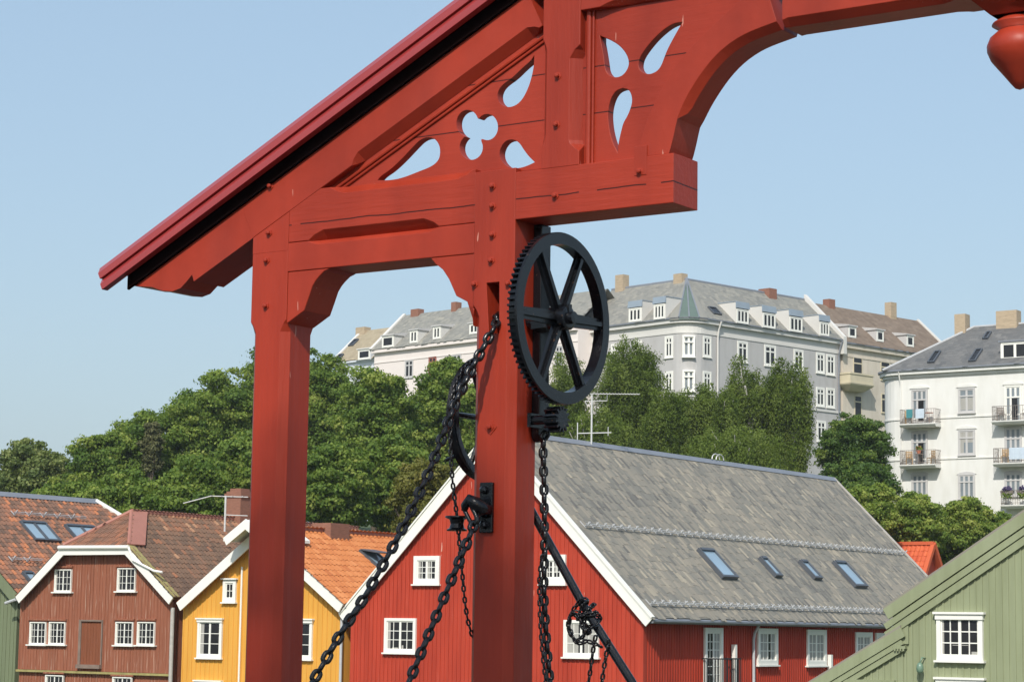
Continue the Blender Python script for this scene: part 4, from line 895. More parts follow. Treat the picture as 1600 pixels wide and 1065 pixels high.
# ------------------------------------------------------------------ the hill and its apartment houses
def sstep(a, b_, x): t = max(0, min(1, (x - a) / (b_ - a))); return t * t * (3 - 2 * t)
def terrain(x, y):
    z = -3.0 + 12.5 * sstep(100, 172, y + .12 * abs(x)) + 3.0 * sstep(-10, 60, x) * sstep(120, 170, y)
    if y > 230: z += (y - 230) * .004
    return z
def block_roof(par, T, poly, m, tw=.4, th=.34, seed=1): return tiles(par, T, poly, tw, th, m, 'slate', seed=seed, base=.12, spread=.75)
def dormer(par, T, u, v, w_, h, dep, mface, mtop, sashes=2, rows=1, style='flat', cols=1):
    """T: wall-like frame (u along, z up, y inward); u,v = bottom middle of its front"""
    b = MB(T); t = .10; h0 = h; h = h + (.5 if style == 'mansard' else 0)
    b.box(u - w_ / 2, u - w_ / 2 + t, 0, dep, v, v + h); b.box(u + w_ / 2 - t, u + w_ / 2, 0, dep, v, v + h); b.box(u - w_ / 2 + t, u + w_ / 2 - t, 0, dep, v + h - t, v + h); b.box(u - w_ / 2 + t, u + w_ / 2 - t, .12, dep, v, v + h - t)
    o = b.build('dormer', mface, par)
    b = MB(T)
    if style == 'flat': b.loft([[(x, -.12, v + h - .05), (x, -.12, v + h + .06), (x, dep, v + h + .45), (x, dep, v + h - .05)] for x in (u - w_ / 2 - .1, u + w_ / 2 + .1)])
    elif style == 'mansard': b.loft([[(x, -.10, v + h0), (x, -.02, v + h + .03), (x, dep, v + h + .06), (x, dep, v + h - .02), (x, .0, v + h - .02), (x, -.005, v + h0)] for x in (u - w_ / 2 - .04, u + w_ / 2 + .04)]); h = h0
    else: b.loft([[(u - w_ / 2 - .15, y, v + h - .1), (u, y, v + h + w_ * .42), (u + w_ / 2 + .15, y, v + h - .1), (u + w_ / 2 + .15, y, v + h + .02), (u, y, v + h + w_ * .42 + .12), (u - w_ / 2 - .15, y, v + h + .02)] for y in (-.15, dep)])
    b.build('dormer_roof', mtop, o)
    window(o, T, u - w_ / 2 + .06, u + w_ / 2 - .06, v + .03, v + h - .06, M['whitewood'], sashes=sashes, cols=cols, rows=rows, casing=.09, sash=.09, glass='paleglass' if style == 'x' else 'glass', proud=.05, cill=False)
    return o
def balcony(par, T, u0_, u1_, v, dep, mslab, mrail, rail=.95, t=.22, bars=.16):
    b = MB(T); b.loft([[(x, -dep, v + .06 - t * .6), (x, -dep, v), (x, 0, v), (x, 0, v - t), (x, -dep * .85, v - t)] for x in (u0_, u1_)]); o = b.build('balcony', mslab, par)
    b = MB(T); r = .014
    for z in (v + rail, v + rail * .14): b.box(u0_ + .03, u1_ - .03, -dep + .04, -dep + .07, z - r, z + r); b.box(u0_ + .03, u0_ + .06, -dep + .07, 0, z - r, z + r); b.box(u1_ - .06, u1_ - .03, -dep + .07, 0, z - r, z + r)
    u = u0_ + .04
    while u < u1_ - .03: b.box(u - .009, u + .009, -dep + .045, -dep + .065, v, v + rail); u += bars
    y = -dep + .1
    while y < -.05:
        for x in (u0_ + .045, u1_ - .045): b.box(x - .009, x + .009, y - .009, y + .009, v, v + rail)
        y += bars
    for k in range(int((u1_ - u0_) / .5)):
        c = u0_ + .25 + k * .5; b.tube([(c + .13 * math.cos(a), -dep + .055, v + .5 + .2 * math.sin(a)) for a in [2 * math.pi * i / 10 for i in range(10)]], .012, 5, closed=True)
    b.build('railing', mrail, o); return o
kwA = dict(casing=.09, sash=.07, bar=.03, cols=1, rows=1, sill=.04)

# ---- white apartment house, right ---------------------------------------------
wf = Fr(1404, 640, 150, 35, terrain(at(1404, 640, 150).x, 150))
wh = house_root('white_apartment_house', wf, 'white rendered apartment house with balconies and dark slate roof at right edge', 'hillside apartment houses', 'apartment house')
ze = wf.uv(1450, 578)[1]; RC = 1.6; W_ = 24.0; DP = 13.0
arc = lambda n: [(-RC * math.sin(math.pi / 2 * k / n) , RC - RC * math.cos(math.pi / 2 * k / n)) for k in range(n + 1)]
pl = [(W_, 0)] + arc(8) + [(-RC, DP), (W_, DP)]
b = MB(); b.loft([[(x, y, z) for x, y in pl] for z in (0, ze - .02)]); b.build('wall', M['whitewall'], wh)
b = MB()
off = lambda d: [(W_, -d)] + [(-(RC + d) * math.sin(math.pi / 2 * k / 8), RC - (RC + d) * math.cos(math.pi / 2 * k / 8)) for k in range(9)] + [(-RC - d, DP), (W_, DP)]
def ring(b, z0_, z1_, d): b.loft([[(x, y, z) for x, y in off(d)] for z in (z0_, z1_)])
ring(b, ze - .45, ze - .25, .12); ring(b, ze - .25, ze - .02, .34); b.build('cornice', M['whitewall'], wh)
b = MB(); ring(b, ze - .02, ze + .10, .46); b.build('gutter', M['zinc'], wh)
for yb in (652, 716):
    b = MB(); z = wf.uv(1480, yb)[1]; ring(b, z - .05, z + .05, .06); b.build('band', M['whitewall'], wh)
pr_ = R(36); OVr = .40
XRC = wf.uv(1379, 578, y=-OVr)[0]
Tf = roof_T(V((XRC, -OVr, ze + .10)), V((1, 0, 0)), V((0, math.cos(pr_), math.sin(pr_))))
hp_ = wf.uvs([(1522, 511)], Tf)[0]; RU = W_ - XRC
block_roof(wh, Tf, [(0, 0), (RU, 0), (RU, hp_[1]), (hp_[0], hp_[1])], M['darkslate'], seed=41)
P3 = lambda u, v, T=Tf: T @ V((u, -.03, v))
top = P3(*hp_); b = MB(); bk = V((XRC, 2 * (top.y + OVr) - OVr, ze + .10)); bk2 = V((W_, bk.y, ze + .1)); tr2 = V((W_, top.y, top.z))
b.add([P3(0, 0), top, bk], [(0, 1, 2)]); b.add([top, tr2, bk2, bk], [(0, 1, 2, 3)]); b.build('roof', M['darkslate'], wh)
b = MB(); b.tube([P3(0, 0), top], .08, 6); b.tube([top, tr2], .08, 6); b.build('hip_cap', M['steel'], wh)
for (x0_, x1_, yt, yb, nm) in ((1498, 1513, 492, 525, 0), (1562, 1590, 486, 511, 0)):
    u0_, v0_ = wf.uv((x0_ + x1_) / 2, yb, y=top.y); ww = (x1_ - x0_) * .043 / .82; z1_ = wf.uv((x0_ + x1_) / 2, yt, y=top.y)[1]; chimney(wh, u0_, top.y if x0_ > 1550 else top.y - .2, v0_ - 1.5, z1_, ww, .8, M['palebrick'], cap=False)
for q in ([(1455, 551), (1470, 551), (1462, 567), (1446, 567)], [(1519, 548), (1535, 548), (1527, 565), (1510, 565)], [(1536, 521), (1549, 521), (1546, 530), (1532, 530)]):
    q = wf.uvs(q, Tf); o = skylight(wh, Tf, q[3][0] + .2, q[1][0], q[2][1], q[0][1], glass='glass')
u, v = wf.uv(1590, 574, y=.2); h_ = wf.uv(1590, 532, y=.2)[1] - v
b = MB(); wu = wf.uv(1563, 550, y=.2)[0]; o = dormer(wh, Matrix.Translation((0, .2, 0)), wu + 1.9, v + .5, 3.8, h_ - .5, 4.0, M['dormergrey'], M['zinc'], sashes=4, rows=2)
COLS = [(1424.5, 1450), (1497.5, 1524), (1570, 1597), (1643, 1669), (1716, 1742)]
ROWS = [[(608, 660, 1), (606, 645, 0), (602, 660, 1), (600, 640, 0), (597, 655, 1)], [(674, 726, 1), (671, 711, 0), (667, 724, 1), (665, 706, 0), (663, 720, 1)], [(740, 777, 2), (740, 779, 2), (738, 775, 2), (736, 774, 2), (735, 773, 2)]]
for ri, row in enumerate(ROWS):
    for ci, ((x0_, x1_), (yt, yb, kd)) in enumerate(zip(COLS, row)):
        o = pxwin(wf, wh, I4, x0_, x1_, yt, yb, M['whitewood'] if ci == 2 and ri == 0 else M['dormergrey'], sashes=3 if kd == 1 else (2 if kd == 0 else 3), glass='paleglass', top=.30, name='balcony_door' if kd == 1 else 'window', cill=kd != 1, **{**kwA, 'sill': .04},
                  cur=[(.08, .92, .08, .62)] if (ri, ci) in ((0, 1),) else ([(.05, .95, .5, .95), (.05, .3, .05, .5)] if (ri, ci) == (1, 1) else None))
        u0_, v1_ = wf.uv(x0_, (yt + yb) / 2)[0], wf.uv((x0_ + x1_) / 2, yt)[1]; u1_ = wf.uv(x1_, (yt + yb) / 2)[0]; v0_ = wf.uv((x0_ + x1_) / 2, yb)[1]; m_ = (u0_ + u1_) / 2
        if kd == 1 and ci < 3:
            b = MB(); f = .10 if (ri, ci) != (1, 2) else 9
            if f < 1: b.box(m_ - .19 + f, m_ + .19 + f, -.064, 0, v0_ + .1, v0_ + (v1_ - v0_) * .66); b.build('open_leaf', M['glass'], o)
        b = MB()
        if ri < 2: b.loft([[(m_ - 0.72 + .09 * 0, y, v1_ + .06), (m_ - .6, y, v1_ + .17), (m_, y, v1_ + .27), (m_ + .6, y, v1_ + .17), (m_ + .72, y, v1_ + .06)] for y in (-.07, 0)]); b.build('window_head', M['whitewall'], o)
        else:
            b.loft([[(m_ - .7, y, v1_ - .02), (m_ - .45, y, v1_ + .10), (m_, y, v1_ + .15), (m_ + .45, y, v1_ + .10), (m_ + .7, y, v1_ - .02)] for y in (-.05, 0)]); b.build('window_head', M['dormergrey'], o)
bal = []
for (x0_, x1_, yf_, yb_) in ((1405, 1461, 661, 0), (1405, 1461, 725, 0), (1549, 1611, 656, 0), (1551, 1613, 722, 0), (1563, 1618, 788, 0)):
    T_ = I4; u0_ = wf.uv(x0_, yf_, y=-1.0)[0]; u1_ = wf.uv(x1_, yf_, y=-1.0)[0]; v = wf.uv((x0_ + x1_) / 2, yf_, y=-1.0)[1]
    balcony(wh, I4, u0_, u1_, v, 1.0, M['whitewall'], M['rail']); bal.append((u0_, u1_, v))
b = MB(); ux = wf.uv(1408, 600)[0]; b.tube([(ux, -.4, ze), (ux, -.15, ze - .8), (ux, -.09, ze - 1.1), (ux, -.09, 0)], .05, 8); b.build('downpipe', M['whitewall'], wh)
# what stands on the balconies
def wthing(nm, x, y, z, lab, cat, gr=None, rz=0): return thing(nm, wf.M @ Matrix.Translation((x, y, z)) @ Matrix.Rotation(rz, 4, 'Z'), lab, cat, gr)
def chair(x, y, z, lab, m, rz=0):
    t = wthing('balcony_chair', x, y, z, lab, 'chair', 'balcony furniture', rz); b = MB(); b.box(-.22, .22, -.2, .2, .42, .46); b.build('seat', m, t)
    b = MB()
    for k in range(4): b.box(-.21, .21, .17, .20, .52 + k * .11, .60 + k * .11)
    b.build('backrest', m, t)
    for sx in (-.2, .2):
        for sy in (-.18, .18): b = MB(); b.tube([(sx, sy, 0), (sx, sy, .42 if sy < 0 else .95)], .018, 6); b.build('leg', m, t)
def btable(x, y, z, lab, m):
    t = wthing('balcony_table', x, y, z, lab, 'table', 'balcony furniture'); b = MB(); b.lathe([(0, .70), (.28, .70), (.28, .73), (0, .73)], n=16); b.build('tabletop', m, t)
    b = MB(); b.tube([(0, 0, 0), (0, 0, .70)], .025, 8); b.lathe([(.2, 0), (.2, .02), (.03, .05)], n=12); b.build('pedestal', m, t)
(a0, a1, av), (b0_, b1_, bv_), (c0_, c1_, cv_), (d0_, d1_, dv_), (e0_, e1_, ev_) = bal
chair(a0 + .45, -.5, av, 'folding chair at left end of the top left balcony', M['wood'], .6)
t = wthing('towel', a0 + .75, -1.0, av + .92, 'teal towel hung over the rail of top left balcony', 'towel'); b = MB()
b.loft([[(x, -.05 + .012 * math.sin(x * 20), -.55), (x, -.03, 0), (x, .02, .03), (x, .03, -.35)] for x in np.linspace(-.22, .22, 8)]); b.build('cloth', M['teal'], t)
t = wthing('towel', a0 + 1.5, -1.0, av + .92, 'pale towel beside the teal one on top left balcony', 'towel'); b = MB()
b.loft([[(x, -.05 + .012 * math.sin(x * 20), -.6), (x, -.03, 0), (x, .02, .03), (x, .03, -.35)] for x in np.linspace(-.3, .3, 8)]); b.build('cloth', M['cloth'], t)
btable(a1 - .65, -.5, av, 'small round table at right end of the top left balcony', M['terracotta'])
btable((b0_ + b1_) / 2 - .1, -.5, bv_, 'round table with flowers on the lower left balcony', M['rail'])
t = wthing('flower_pot', (b0_ + b1_) / 2 - .1, -.5, bv_ + .73, 'terracotta pot of orange flowers on the balcony table', 'flower pot'); b = MB(); b.lathe([(.0, 0), (.12, 0), (.18, .26), (.0, .26)], n=14); b.build('pot', M['terracotta'], t)
def leaf_puff(nm, par, m, r, n, c=(0, 0, 0), ls=.09, flat=.8, seed=1, tint=(.2, .9)):
    rnd = random.Random(seed); b = MB()
    for _ in range(n):
        d = V((rnd.gauss(0, 1), rnd.gauss(0, 1), abs(rnd.gauss(0, 1)) * flat)).normalized() * r * rnd.uniform(.4, 1); p = V(c) + d; q = V((rnd.gauss(0, 1), rnd.gauss(0, 1), rnd.gauss(0, 1))).normalized(); s_ = q.orthogonal().normalized(); t_ = q.cross(s_)
        b.add([p - s_ * ls, p - t_ * ls * .6, p + s_ * ls, p + t_ * ls * .6], [(0, 1, 2, 3)], rnd.uniform(*tint))
    return b.build(nm, m, par, recalc=False)
leaf_puff('flowers', t, M['leaf'], .24, 70, (0, 0, .3), seed=2); leaf_puff('flowers', t, M['terracotta'], .2, 40, (0, 0, .36), .06, seed=3)
chair(b1_ - .5, -.5, bv_, 'folding chair at right end of the lower left balcony', M['wood'], -.5); chair(b0_ + .5, -.5, bv_, 'folding chair at left end of the lower left balcony', M['wood'], .5)
chair(c0_ + .5, -.5, cv_, 'brown folding chair on the top right balcony, left of door', M['rail'], .7); chair(c0_ + 2.1, -.5, cv_, 'brown folding chair on the top right balcony, right of door', M['rail'], -.7)
chair(d0_ + .65, -.55, dv_, 'yellow wooden chair on the middle right balcony', M['wood'], .2)
t = wthing('towel', d0_ + 1.75, -1.0, dv_ + .92, 'wide pale blue cloth over the rail of middle right balcony', 'towel'); b = MB()
b.loft([[(x, -.05 + .012 * math.sin(x * 18), -.72), (x, -.03, 0), (x, .02, .03), (x, .03, -.35)] for x in np.linspace(-.6, .6, 12)]); b.build('cloth', M['cloth'], t)
for k, (lab, x) in enumerate((('left flower box of purple blooms on the lowest balcony rail', .5), ('right flower box of purple blooms on the lowest balcony rail', 1.6))):
    t = wthing('flower_box', e0_ + x, -1.05, ev_ + .70, lab, 'flower box', 'balcony flower boxes'); b = MB(); b.loft([[(-.4, -.1, 0), (.4, -.1, 0), (.4, .1, 0), (-.4, .1, 0)], [(-.45, -.13, .2), (.45, -.13, .2), (.45, .13, .2), (-.45, .13, .2)]]); b.build('box', M['rail'], t)
    leaf_puff('flowers', t, M['purple'], .34, 150, (0, 0, .22), .07, seed=7 + k); leaf_puff('foliage', t, M['leaf'], .38, 110, (0, -.1, .02), .08, -.8, seed=17 + k)

# ---- grey corner house ---------------------------------------------------------
cf = Fr(1077, 540, 172, 47, terrain(at(1077, 540, 172).x, 172))
ch_ = house_root('grey_corner_house', cf, 'pale grey corner apartment house with green corner roof and blue dormers', 'hillside apartment houses', 'apartment house')
TS = side_T(0.0)
ze = (cf.uv(1000, 507)[1] + cf.uv(1200, 514, TS)[1]) / 2
XL = cf.uv(905, 560)[0]; YR = cf.uv(1313, 580, TS)[0]; RC = 1.7; DW = 11.0
arcp = [(-RC + (RC) * math.sin(math.pi / 2 * k / 8), RC - RC * math.cos(math.pi / 2 * k / 8)) for k in range(9)]
def Lpoly(d): return [(XL, -d)] + [(-RC + (RC + d) * math.sin(math.pi / 2 * k / 8), RC - (RC + d) * math.cos(math.pi / 2 * k / 8)) for k in range(9)] + [(d, YR), (-DW, YR), (-DW, DW), (XL, DW)]
b = MB()
def lring(b, z0_, z1_, d):
    q = Lpoly(d); n = len(q); b.add([(x, y, z) for z in (z0_, z1_) for x, y in q], [(i, (i + 1) % n, n + (i + 1) % n, n + i) for i in range(n)])
    from mathutils.geometry import tessellate_polygon as tp
    tr = tp([[V((x, y, 0)) for x, y in q]])
    b.add([(x, y, z1_) for x, y in q], [tuple(t) for t in tr]); b.add([(x, y, z0_) for x, y in q], [tuple(t) for t in tr])
lring(b, 0, ze - 1.1, 0); b.build('wall', M['greywall'], ch_)
b = MB(); lring(b, ze - 1.10, ze - .95, .05); lring(b, ze - .95, ze - .30, .02); lring(b, ze - .30, ze, .30); b.build('cornice', M['palegrey'], ch_)
b = MB(); lring(b, ze, ze + .12, .42); b.build('gutter', M['zinc'], ch_)
z = cf.uv(1250, 637, TS)[1]; b = MB(); lring(b, z - .08, z + .10, .08); b.build('band', M['palegrey'], ch_)
pit = R(42)
TlF = roof_T(V((XL, -.4, ze + .1)), V((1, 0, 0)), V((0, math.cos(pit), math.sin(pit)))); TrF = roof_T(V((.4, 0, ze + .1)), V((0, 1, 0)), V((-math.cos(pit), 0, math.sin(pit))))
vr = (cf.uv(1180, 454, TrF)[1] + cf.uv(990, 449, TlF)[1]) / 2; hh = vr * math.cos(pit)
block_roof(ch_, TlF, [(0, 0), (-RC - XL, 0), (.4 - XL - hh, vr), (0, vr)], M['greyslate'], seed=51)
block_roof(ch_, TrF, [(RC, 0), (YR, 0), (YR, vr), (hh - .4, vr)], M['greyslate'], seed=52)
zt = ze + .1 + vr * math.sin(pit); b = MB(); pk = V((.4 - hh, hh - .4, zt)); b.add([V((XL, hh - .4, zt)), pk, V((-DW - .4, DW + .4, ze + .1)), V((XL, DW + .4, ze + .1))], [(0, 1, 2, 3)]); b.add([pk, V((.4 - hh, YR, zt)), V((-DW - .4, YR, ze + .1)), V((-DW - .4, DW + .4, ze + .1))], [(0, 1, 2, 3)]); b.build('roof', M['greyslate'], ch_)
b = MB(); b.tube([V((XL, hh - .4, zt)), pk, V((.4 - hh, YR, zt))], .12, 6); b.build('ridge_cap', M['zinc'], ch_)
b = MB(); cc = V((-RC, RC, ze + .10)); rr = RC + .42; fan = [cc + V((math.sin(a) * rr, -math.cos(a) * rr, 0)) for a in [math.pi / 2 * k / 8 for k in range(9)]]; ap = pk + V((0, 0, .12))
b.add([ap] + fan + [p + V((0, 0, -.2)) for p in fan], [(0, k + 1, k + 2) for k in (2, 3, 4, 5)] + [(k + 1, k + 2, k + 11, k + 10) for k in (2, 3, 4, 5)]); b.build('corner_roof', M['copper'], ch_)
b = MB(); b.add([ap] + fan + [p + V((0, 0, -.2)) for p in fan], [(0, k + 1, k + 2) for k in (0, 1, 6, 7)] + [(k + 1, k + 2, k + 11, k + 10) for k in (0, 1, 6, 7)]); b.build('corner_slates', M['greyslate'], ch_)
b = MB()
for p in (fan[2], fan[4], fan[6]): b.tube([p, ap + V((0, 0, .05))], .06, 6)
b.build('hip_flashing', M['zinc'], ch_)
b = MB(); b.loft([[(.5, YR - .15, ze - 1.1), (.5, YR - .15, ze + .35), (.4 - hh, YR - .15, zt + .45), (.4 - hh, YR - .15, zt - 1), (0, YR - .15, ze - 1.1)], [(.5, YR + .25, ze - 1.1), (.5, YR + .25, ze + .35), (.4 - hh, YR + .25, zt + .45), (.4 - hh, YR + .25, zt - 1), (0, YR + .25, ze - 1.1)]]); b.build('parapet', M['palegrey'], ch_)
def onroof(fr, T, x, y): u, v = fr.uv(x, y, T); return T @ V((u, 0, v))
for (x0_, x1_, yt, yb) in ((982, 1003, 480, 503), (1021, 1040, 474, 499)):
    p = onroof(cf, TlF, (x0_ + x1_) / 2, yb); T_ = Matrix.Translation((0, p.y, 0)); wd = cf.uv(x1_, yb, T_)[0] - cf.uv(x0_, yb, T_)[0]; hgt = cf.uv(x0_, yt, T_)[1] - cf.uv(x0_, yb, T_)[1]
    dormer(ch_, T_, p.x, p.z, wd, hgt, 3.2, M['palegrey'], M['dormerblue'], sashes=3, style='mansard')
for (x0_, x1_, yt, yb) in ((1150, 1170, 482, 506), (1191, 1212, 488, 513), (1233, 1254, 494, 519), (1280, 1296, 502, 525)):
    p = onroof(cf, TrF, (x0_ + x1_) / 2, yb); T_ = side_T(p.x); wd = cf.uv(x1_, yb, T_)[0] - cf.uv(x0_, yb, T_)[0]; hgt = cf.uv(x0_, yt, T_)[1] - cf.uv(x0_, yb, T_)[1]
    dormer(ch_, T_, p.y, p.z, wd, hgt, 3.2, M['palegrey'], M['dormerblue'], sashes=3, style='mansard')
u, v = cf.uv(1116, 487, TrF); skylight(ch_, TrF, u - .4, u + .5, v - .4, v + .5, glass='glass')
for (x_, yt, yb, T_, ww, mm) in ((967, 434, 456, TlF, .9, 'palebrick'), (1056, 436, 446, TlF, .9, 'palebrick'), (1204, 456, 463, TrF, 1.2, 'brick')):
    u, _v = cf.uv(x_, yb, T_); p = T_ @ V((u, 0, vr)); hg = (yb - yt) * .05
    chimney(ch_, p.x, p.y, zt - .8, zt + hg, ww, ww * .8, M[mm], cap=False)
kG = dict(casing=.13, sash=.08, cols=1, rows=1, sill=.05, top=.28, proud=.05)
arcT = Matrix.Translation((-RC, RC, 0)) @ Matrix.Rotation(R(45), 4, 'Z') @ Matrix.Translation((0, -RC + .02, 0))
for (x0_, x1_, yt, yb) in ((1039, 1052, 525, 559), (993, 1003, 532, 566), (925, 938, 541, 576), (955, 966, 537, 570), (1039, 1052, 580, 614)): pxwin(cf, ch_, I4, x0_, x1_, yt, yb, M['whitewood'], **kG)
for (yt, yb) in ((524, 558), (578, 612)): pxwin(cf, ch_, arcT, 1066, 1086, yt, yb, M['whitewood'], glass='paleglass', **{**kG, 'proud': .24})
for (x0_, x1_, yt, yb) in ((1098, 1111, 525, 558), (1152, 1168, 533, 566), (1194, 1212, 539, 572), (1240, 1255, 546, 580), (1275, 1288, 551, 583), (1291, 1304, 554, 586), (1098, 1111, 580, 614), (1275, 1288, 605, 635), (1291, 1304, 606, 637), (1276, 1290, 657, 690), (1240, 1255, 600, 632)): pxwin(cf, ch_, TS, x0_, x1_, yt, yb, M['whitewood'], **kG)

b = MB(); b.tube([(.5, YR - .3, ze), (.22, YR - .35, ze - .8), (.12, YR - .35, ze - 1.3), (.12, YR - .35, 0)], .07, 8); b.build('downpipe', M['zinc'], ch_)
u = cf.uv(1120, 515, TS)[0]; b = MB(); b.tube([(.5, u, ze), (.2, u, ze - .7), (.12, u, ze - 1.3), (.12, u, 0)], .07, 8); b.build('downpipe', M['palegrey'], ch_)
# ---- beige house beside it --------------------------------------------------------
gq = cf.M @ V((.0, YR + .02, 0)); ef = Fr(0, 500, 100, -43, 0); ef.M = Matrix.Translation((gq.x, gq.y, cf.M.translation.z)) @ Matrix.Rotation(R(43), 4, 'Z')
eh = house_root('beige_apartment_house', ef, 'beige apartment house with stone balcony and brown slate roof behind the white one', 'hillside apartment houses', 'apartment house')
ze = ef.uv(1360, 543)[1]; WE = 15.5
b = MB(); b.box(.3, WE, 0, 10, 0, ze - .35); b.build('wall', M['beigewall'], eh)
b = MB(); b.box(.3, WE + .1, -.25, 10, ze - .35, ze); z = ef.uv(1360, 560)[1]; b.box(.3, WE, -.05, 0, ze - 1.05, ze - .95); b.build('cornice', M['beigewall'], eh)
b = MB(); b.box(.3, WE + .2, -.36, .1, ze, ze + .12); b.build('gutter', M['zinc'], eh)
TEf = roof_T(V((.25, -.36, ze + .12)), V((1, 0, 0)), V((0, math.cos(pit), math.sin(pit)))); vr2 = ef.uv(1340, 485, TEf)[1]; ur2 = ef.uv(1404, 497, TEf)[0]
block_roof(eh, TEf, [(0, 0), (WE, 0), (WE, vr2), (0, vr2)], M['brownslate'], seed=61)
b = MB(); hh2 = vr2 * math.cos(pit); zt2 = ze + .12 + vr2 * math.sin(pit); b.add([(.25, hh2 - .36, zt2), (WE + .25, hh2 - .36, zt2), (WE + .25, 2 * hh2, ze), (.25, 2 * hh2, ze)], [(0, 1, 2, 3)]); b.build('roof', M['brownslate'], eh)
b = MB(TEf); b.box(WE - .1, WE + .2, -.12, .2, 0, vr2 + .1); b.build('verge_cap', M['palegrey'], eh)
b = MB(); b.loft([[(x, hh2 - .36, zt2 - .1), (x, 2 * hh2, ze - .1), (x, -.3, ze - .1)] for x in (WE - .2, WE)]); b.build('gable_wall', M['palegrey'], eh)
for (x_, yt, yb, mm, ww) in ((1297, 469, 479, 'brick', .8), (1398, 477, 500, 'palebrick', .8)):
    u, _ = ef.uv(x_, yb, TEf); p = TEf @ V((u, 0, vr2)); chimney(eh, p.x, p.y, zt2 - 1, zt2 + (yb - yt) * .052, ww, .7, M[mm], cap=False)
for (x0_, x1_, yt, yb) in ((1325, 1338, 509, 528), (1369, 1381, 515, 534), (1416, 1428, 523, 542)):
    p = onroof(ef, TEf, (x0_ + x1_) / 2, yb); T_ = Matrix.Translation((0, p.y, 0)); wd = ef.uv(x1_, yb, T_)[0] - ef.uv(x0_, yb, T_)[0]; hgt = ef.uv(x0_, yt, T_)[1] - ef.uv(x0_, yb, T_)[1]
    dormer(eh, T_, p.x, p.z, wd, hgt, 2.6, M['dormergrey'], M['dormergrey'], sashes=1)
for (x0_, x1_, yt, yb) in ((1333, 1347, 558, 590), (1376, 1390, 565, 594), (1377, 1390, 615, 645), (1422, 1434, 571, 600), (1335, 1346, 618, 650)): pxwin(ef, eh, I4, x0_, x1_, yt, yb, M['stone'], **{**kG, 'casing': .08, 'proud': .04})
u0_, u1_ = ef.uv(1329, 590, y=-1.2)[0], ef.uv(1366, 590, y=-1.2)[0]; v = ef.uv(1347, 600, y=-1.2)[1]
b = MB(); b.loft([[(u0_ + d, -1.2 + d, z_), (u1_ - d, -1.2 + d, z_), (u1_ - d, 0, z_), (u0_ + d, 0, z_)] for d, z_ in ((.6, v - .55), (.05, v - .1), (0, v), (0, v + .12), (.06, v + .13), (.06, v + .75), (0, v + .76), (0, v + .9))]); b.build('balcony', M['stone'], eh)

# ---- pale pink terrace on the left ------------------------------------------------
pf = Fr(585, 560, 196, 45, terrain(at(585, 560, 196).x, 196))
ph = house_root('pink_apartment_house', pf, 'pale pink apartment house with grey slate roof seen between the two posts', 'hillside apartment houses', 'apartment house')
ze = (pf.uv(590, 550)[1] + pf.uv(740, 529)[1]) / 2; WP = pf.uv(903, 540)[0]
b = MB(); b.box(0, WP, 0, 11, 0, ze - .2); b.build('wall', M['pinkwall'], ph)
b = MB(); b.box(-.1, WP, -.3, 11, ze - .2, ze + .1); b.box(0, WP, -.05, 0, ze - 1.1, ze - 1.0); b.build('cornice', M['pinkwall'], ph)
TP = roof_T(V((-.2, -.35, ze + .1)), V((1, 0, 0)), V((0, math.cos(pit), math.sin(pit)))); vp = pf.uv(690, 485, TP)[1]
block_roof(ph, TP, [(0, 0), (WP, 0), (WP, vp), (0, vp)], M['greyslate'], seed=71)
b = MB(); hp2 = vp * math.cos(pit); zp = ze + .1 + vp * math.sin(pit); b.add([(-.2, hp2 - .35, zp), (WP, hp2 - .35, zp), (WP, 2 * hp2, ze), (-.2, 2 * hp2, ze)], [(0, 1, 2, 3)]); b.build('roof', M['greyslate'], ph)
b = MB(TP); b.box(-.1, .25, -.12, .2, 0, vp + .1); b.build('verge_cap', M['palegrey'], ph)
b = MB(); b.loft([[(x, hp2 - .35, zp - .1), (x, 2 * hp2, ze - .1), (x, -.3, ze - .1)] for x in (0, .2)]); b.build('gable_wall', M['pinkwall'], ph)
for (x0_, x1_, yt, yb) in ((640, 653, 515, 536), (676, 689, 509, 530), (733, 748, 504, 522)):
    p = onroof(pf, TP, (x0_ + x1_) / 2, yb); T_ = Matrix.Translation((0, p.y, 0)); wd = pf.uv(x1_, yb, T_)[0] - pf.uv(x0_, yb, T_)[0]; hgt = pf.uv(x0_, yt, T_)[1] - pf.uv(x0_, yb, T_)[1]
    dormer(ph, T_, p.x, p.z, wd, hgt, 3.2, M['palegrey'], M['dormergrey'], sashes=2)
p = onroof(pf, TP, 606, 543); T_ = Matrix.Translation((0, p.y, 0)); dormer(ph, T_, p.x, p.z, 1.6, 1.1, 2.6, M['palegrey'], M['dormergrey'], sashes=1)
for (x_, yt, yb, ww) in ((650, 487, 492, 1.0), (712, 475, 483, .6)):
    u, _ = pf.uv(x_, yb, TP); p = TP @ V((u, 0, vp)); chimney(ph, p.x, p.y, zp - .8, zp + (yb - yt) * .056 + .1, ww, .7, M['brick'], cap=False)
for (x0_, x1_, yt, yb) in ((633, 646, 562, 590), (670, 682, 557, 585), (707, 721, 553, 582), (868, 880, 540, 570), (840, 852, 544, 574)): pxwin(pf, ph, I4, x0_, x1_, yt, yb, mat("red_sash_paint", (.30, .10, .07), .6, .1) if x0_ == 670 else M['dormergrey'], **{**kG, 'casing': .08})
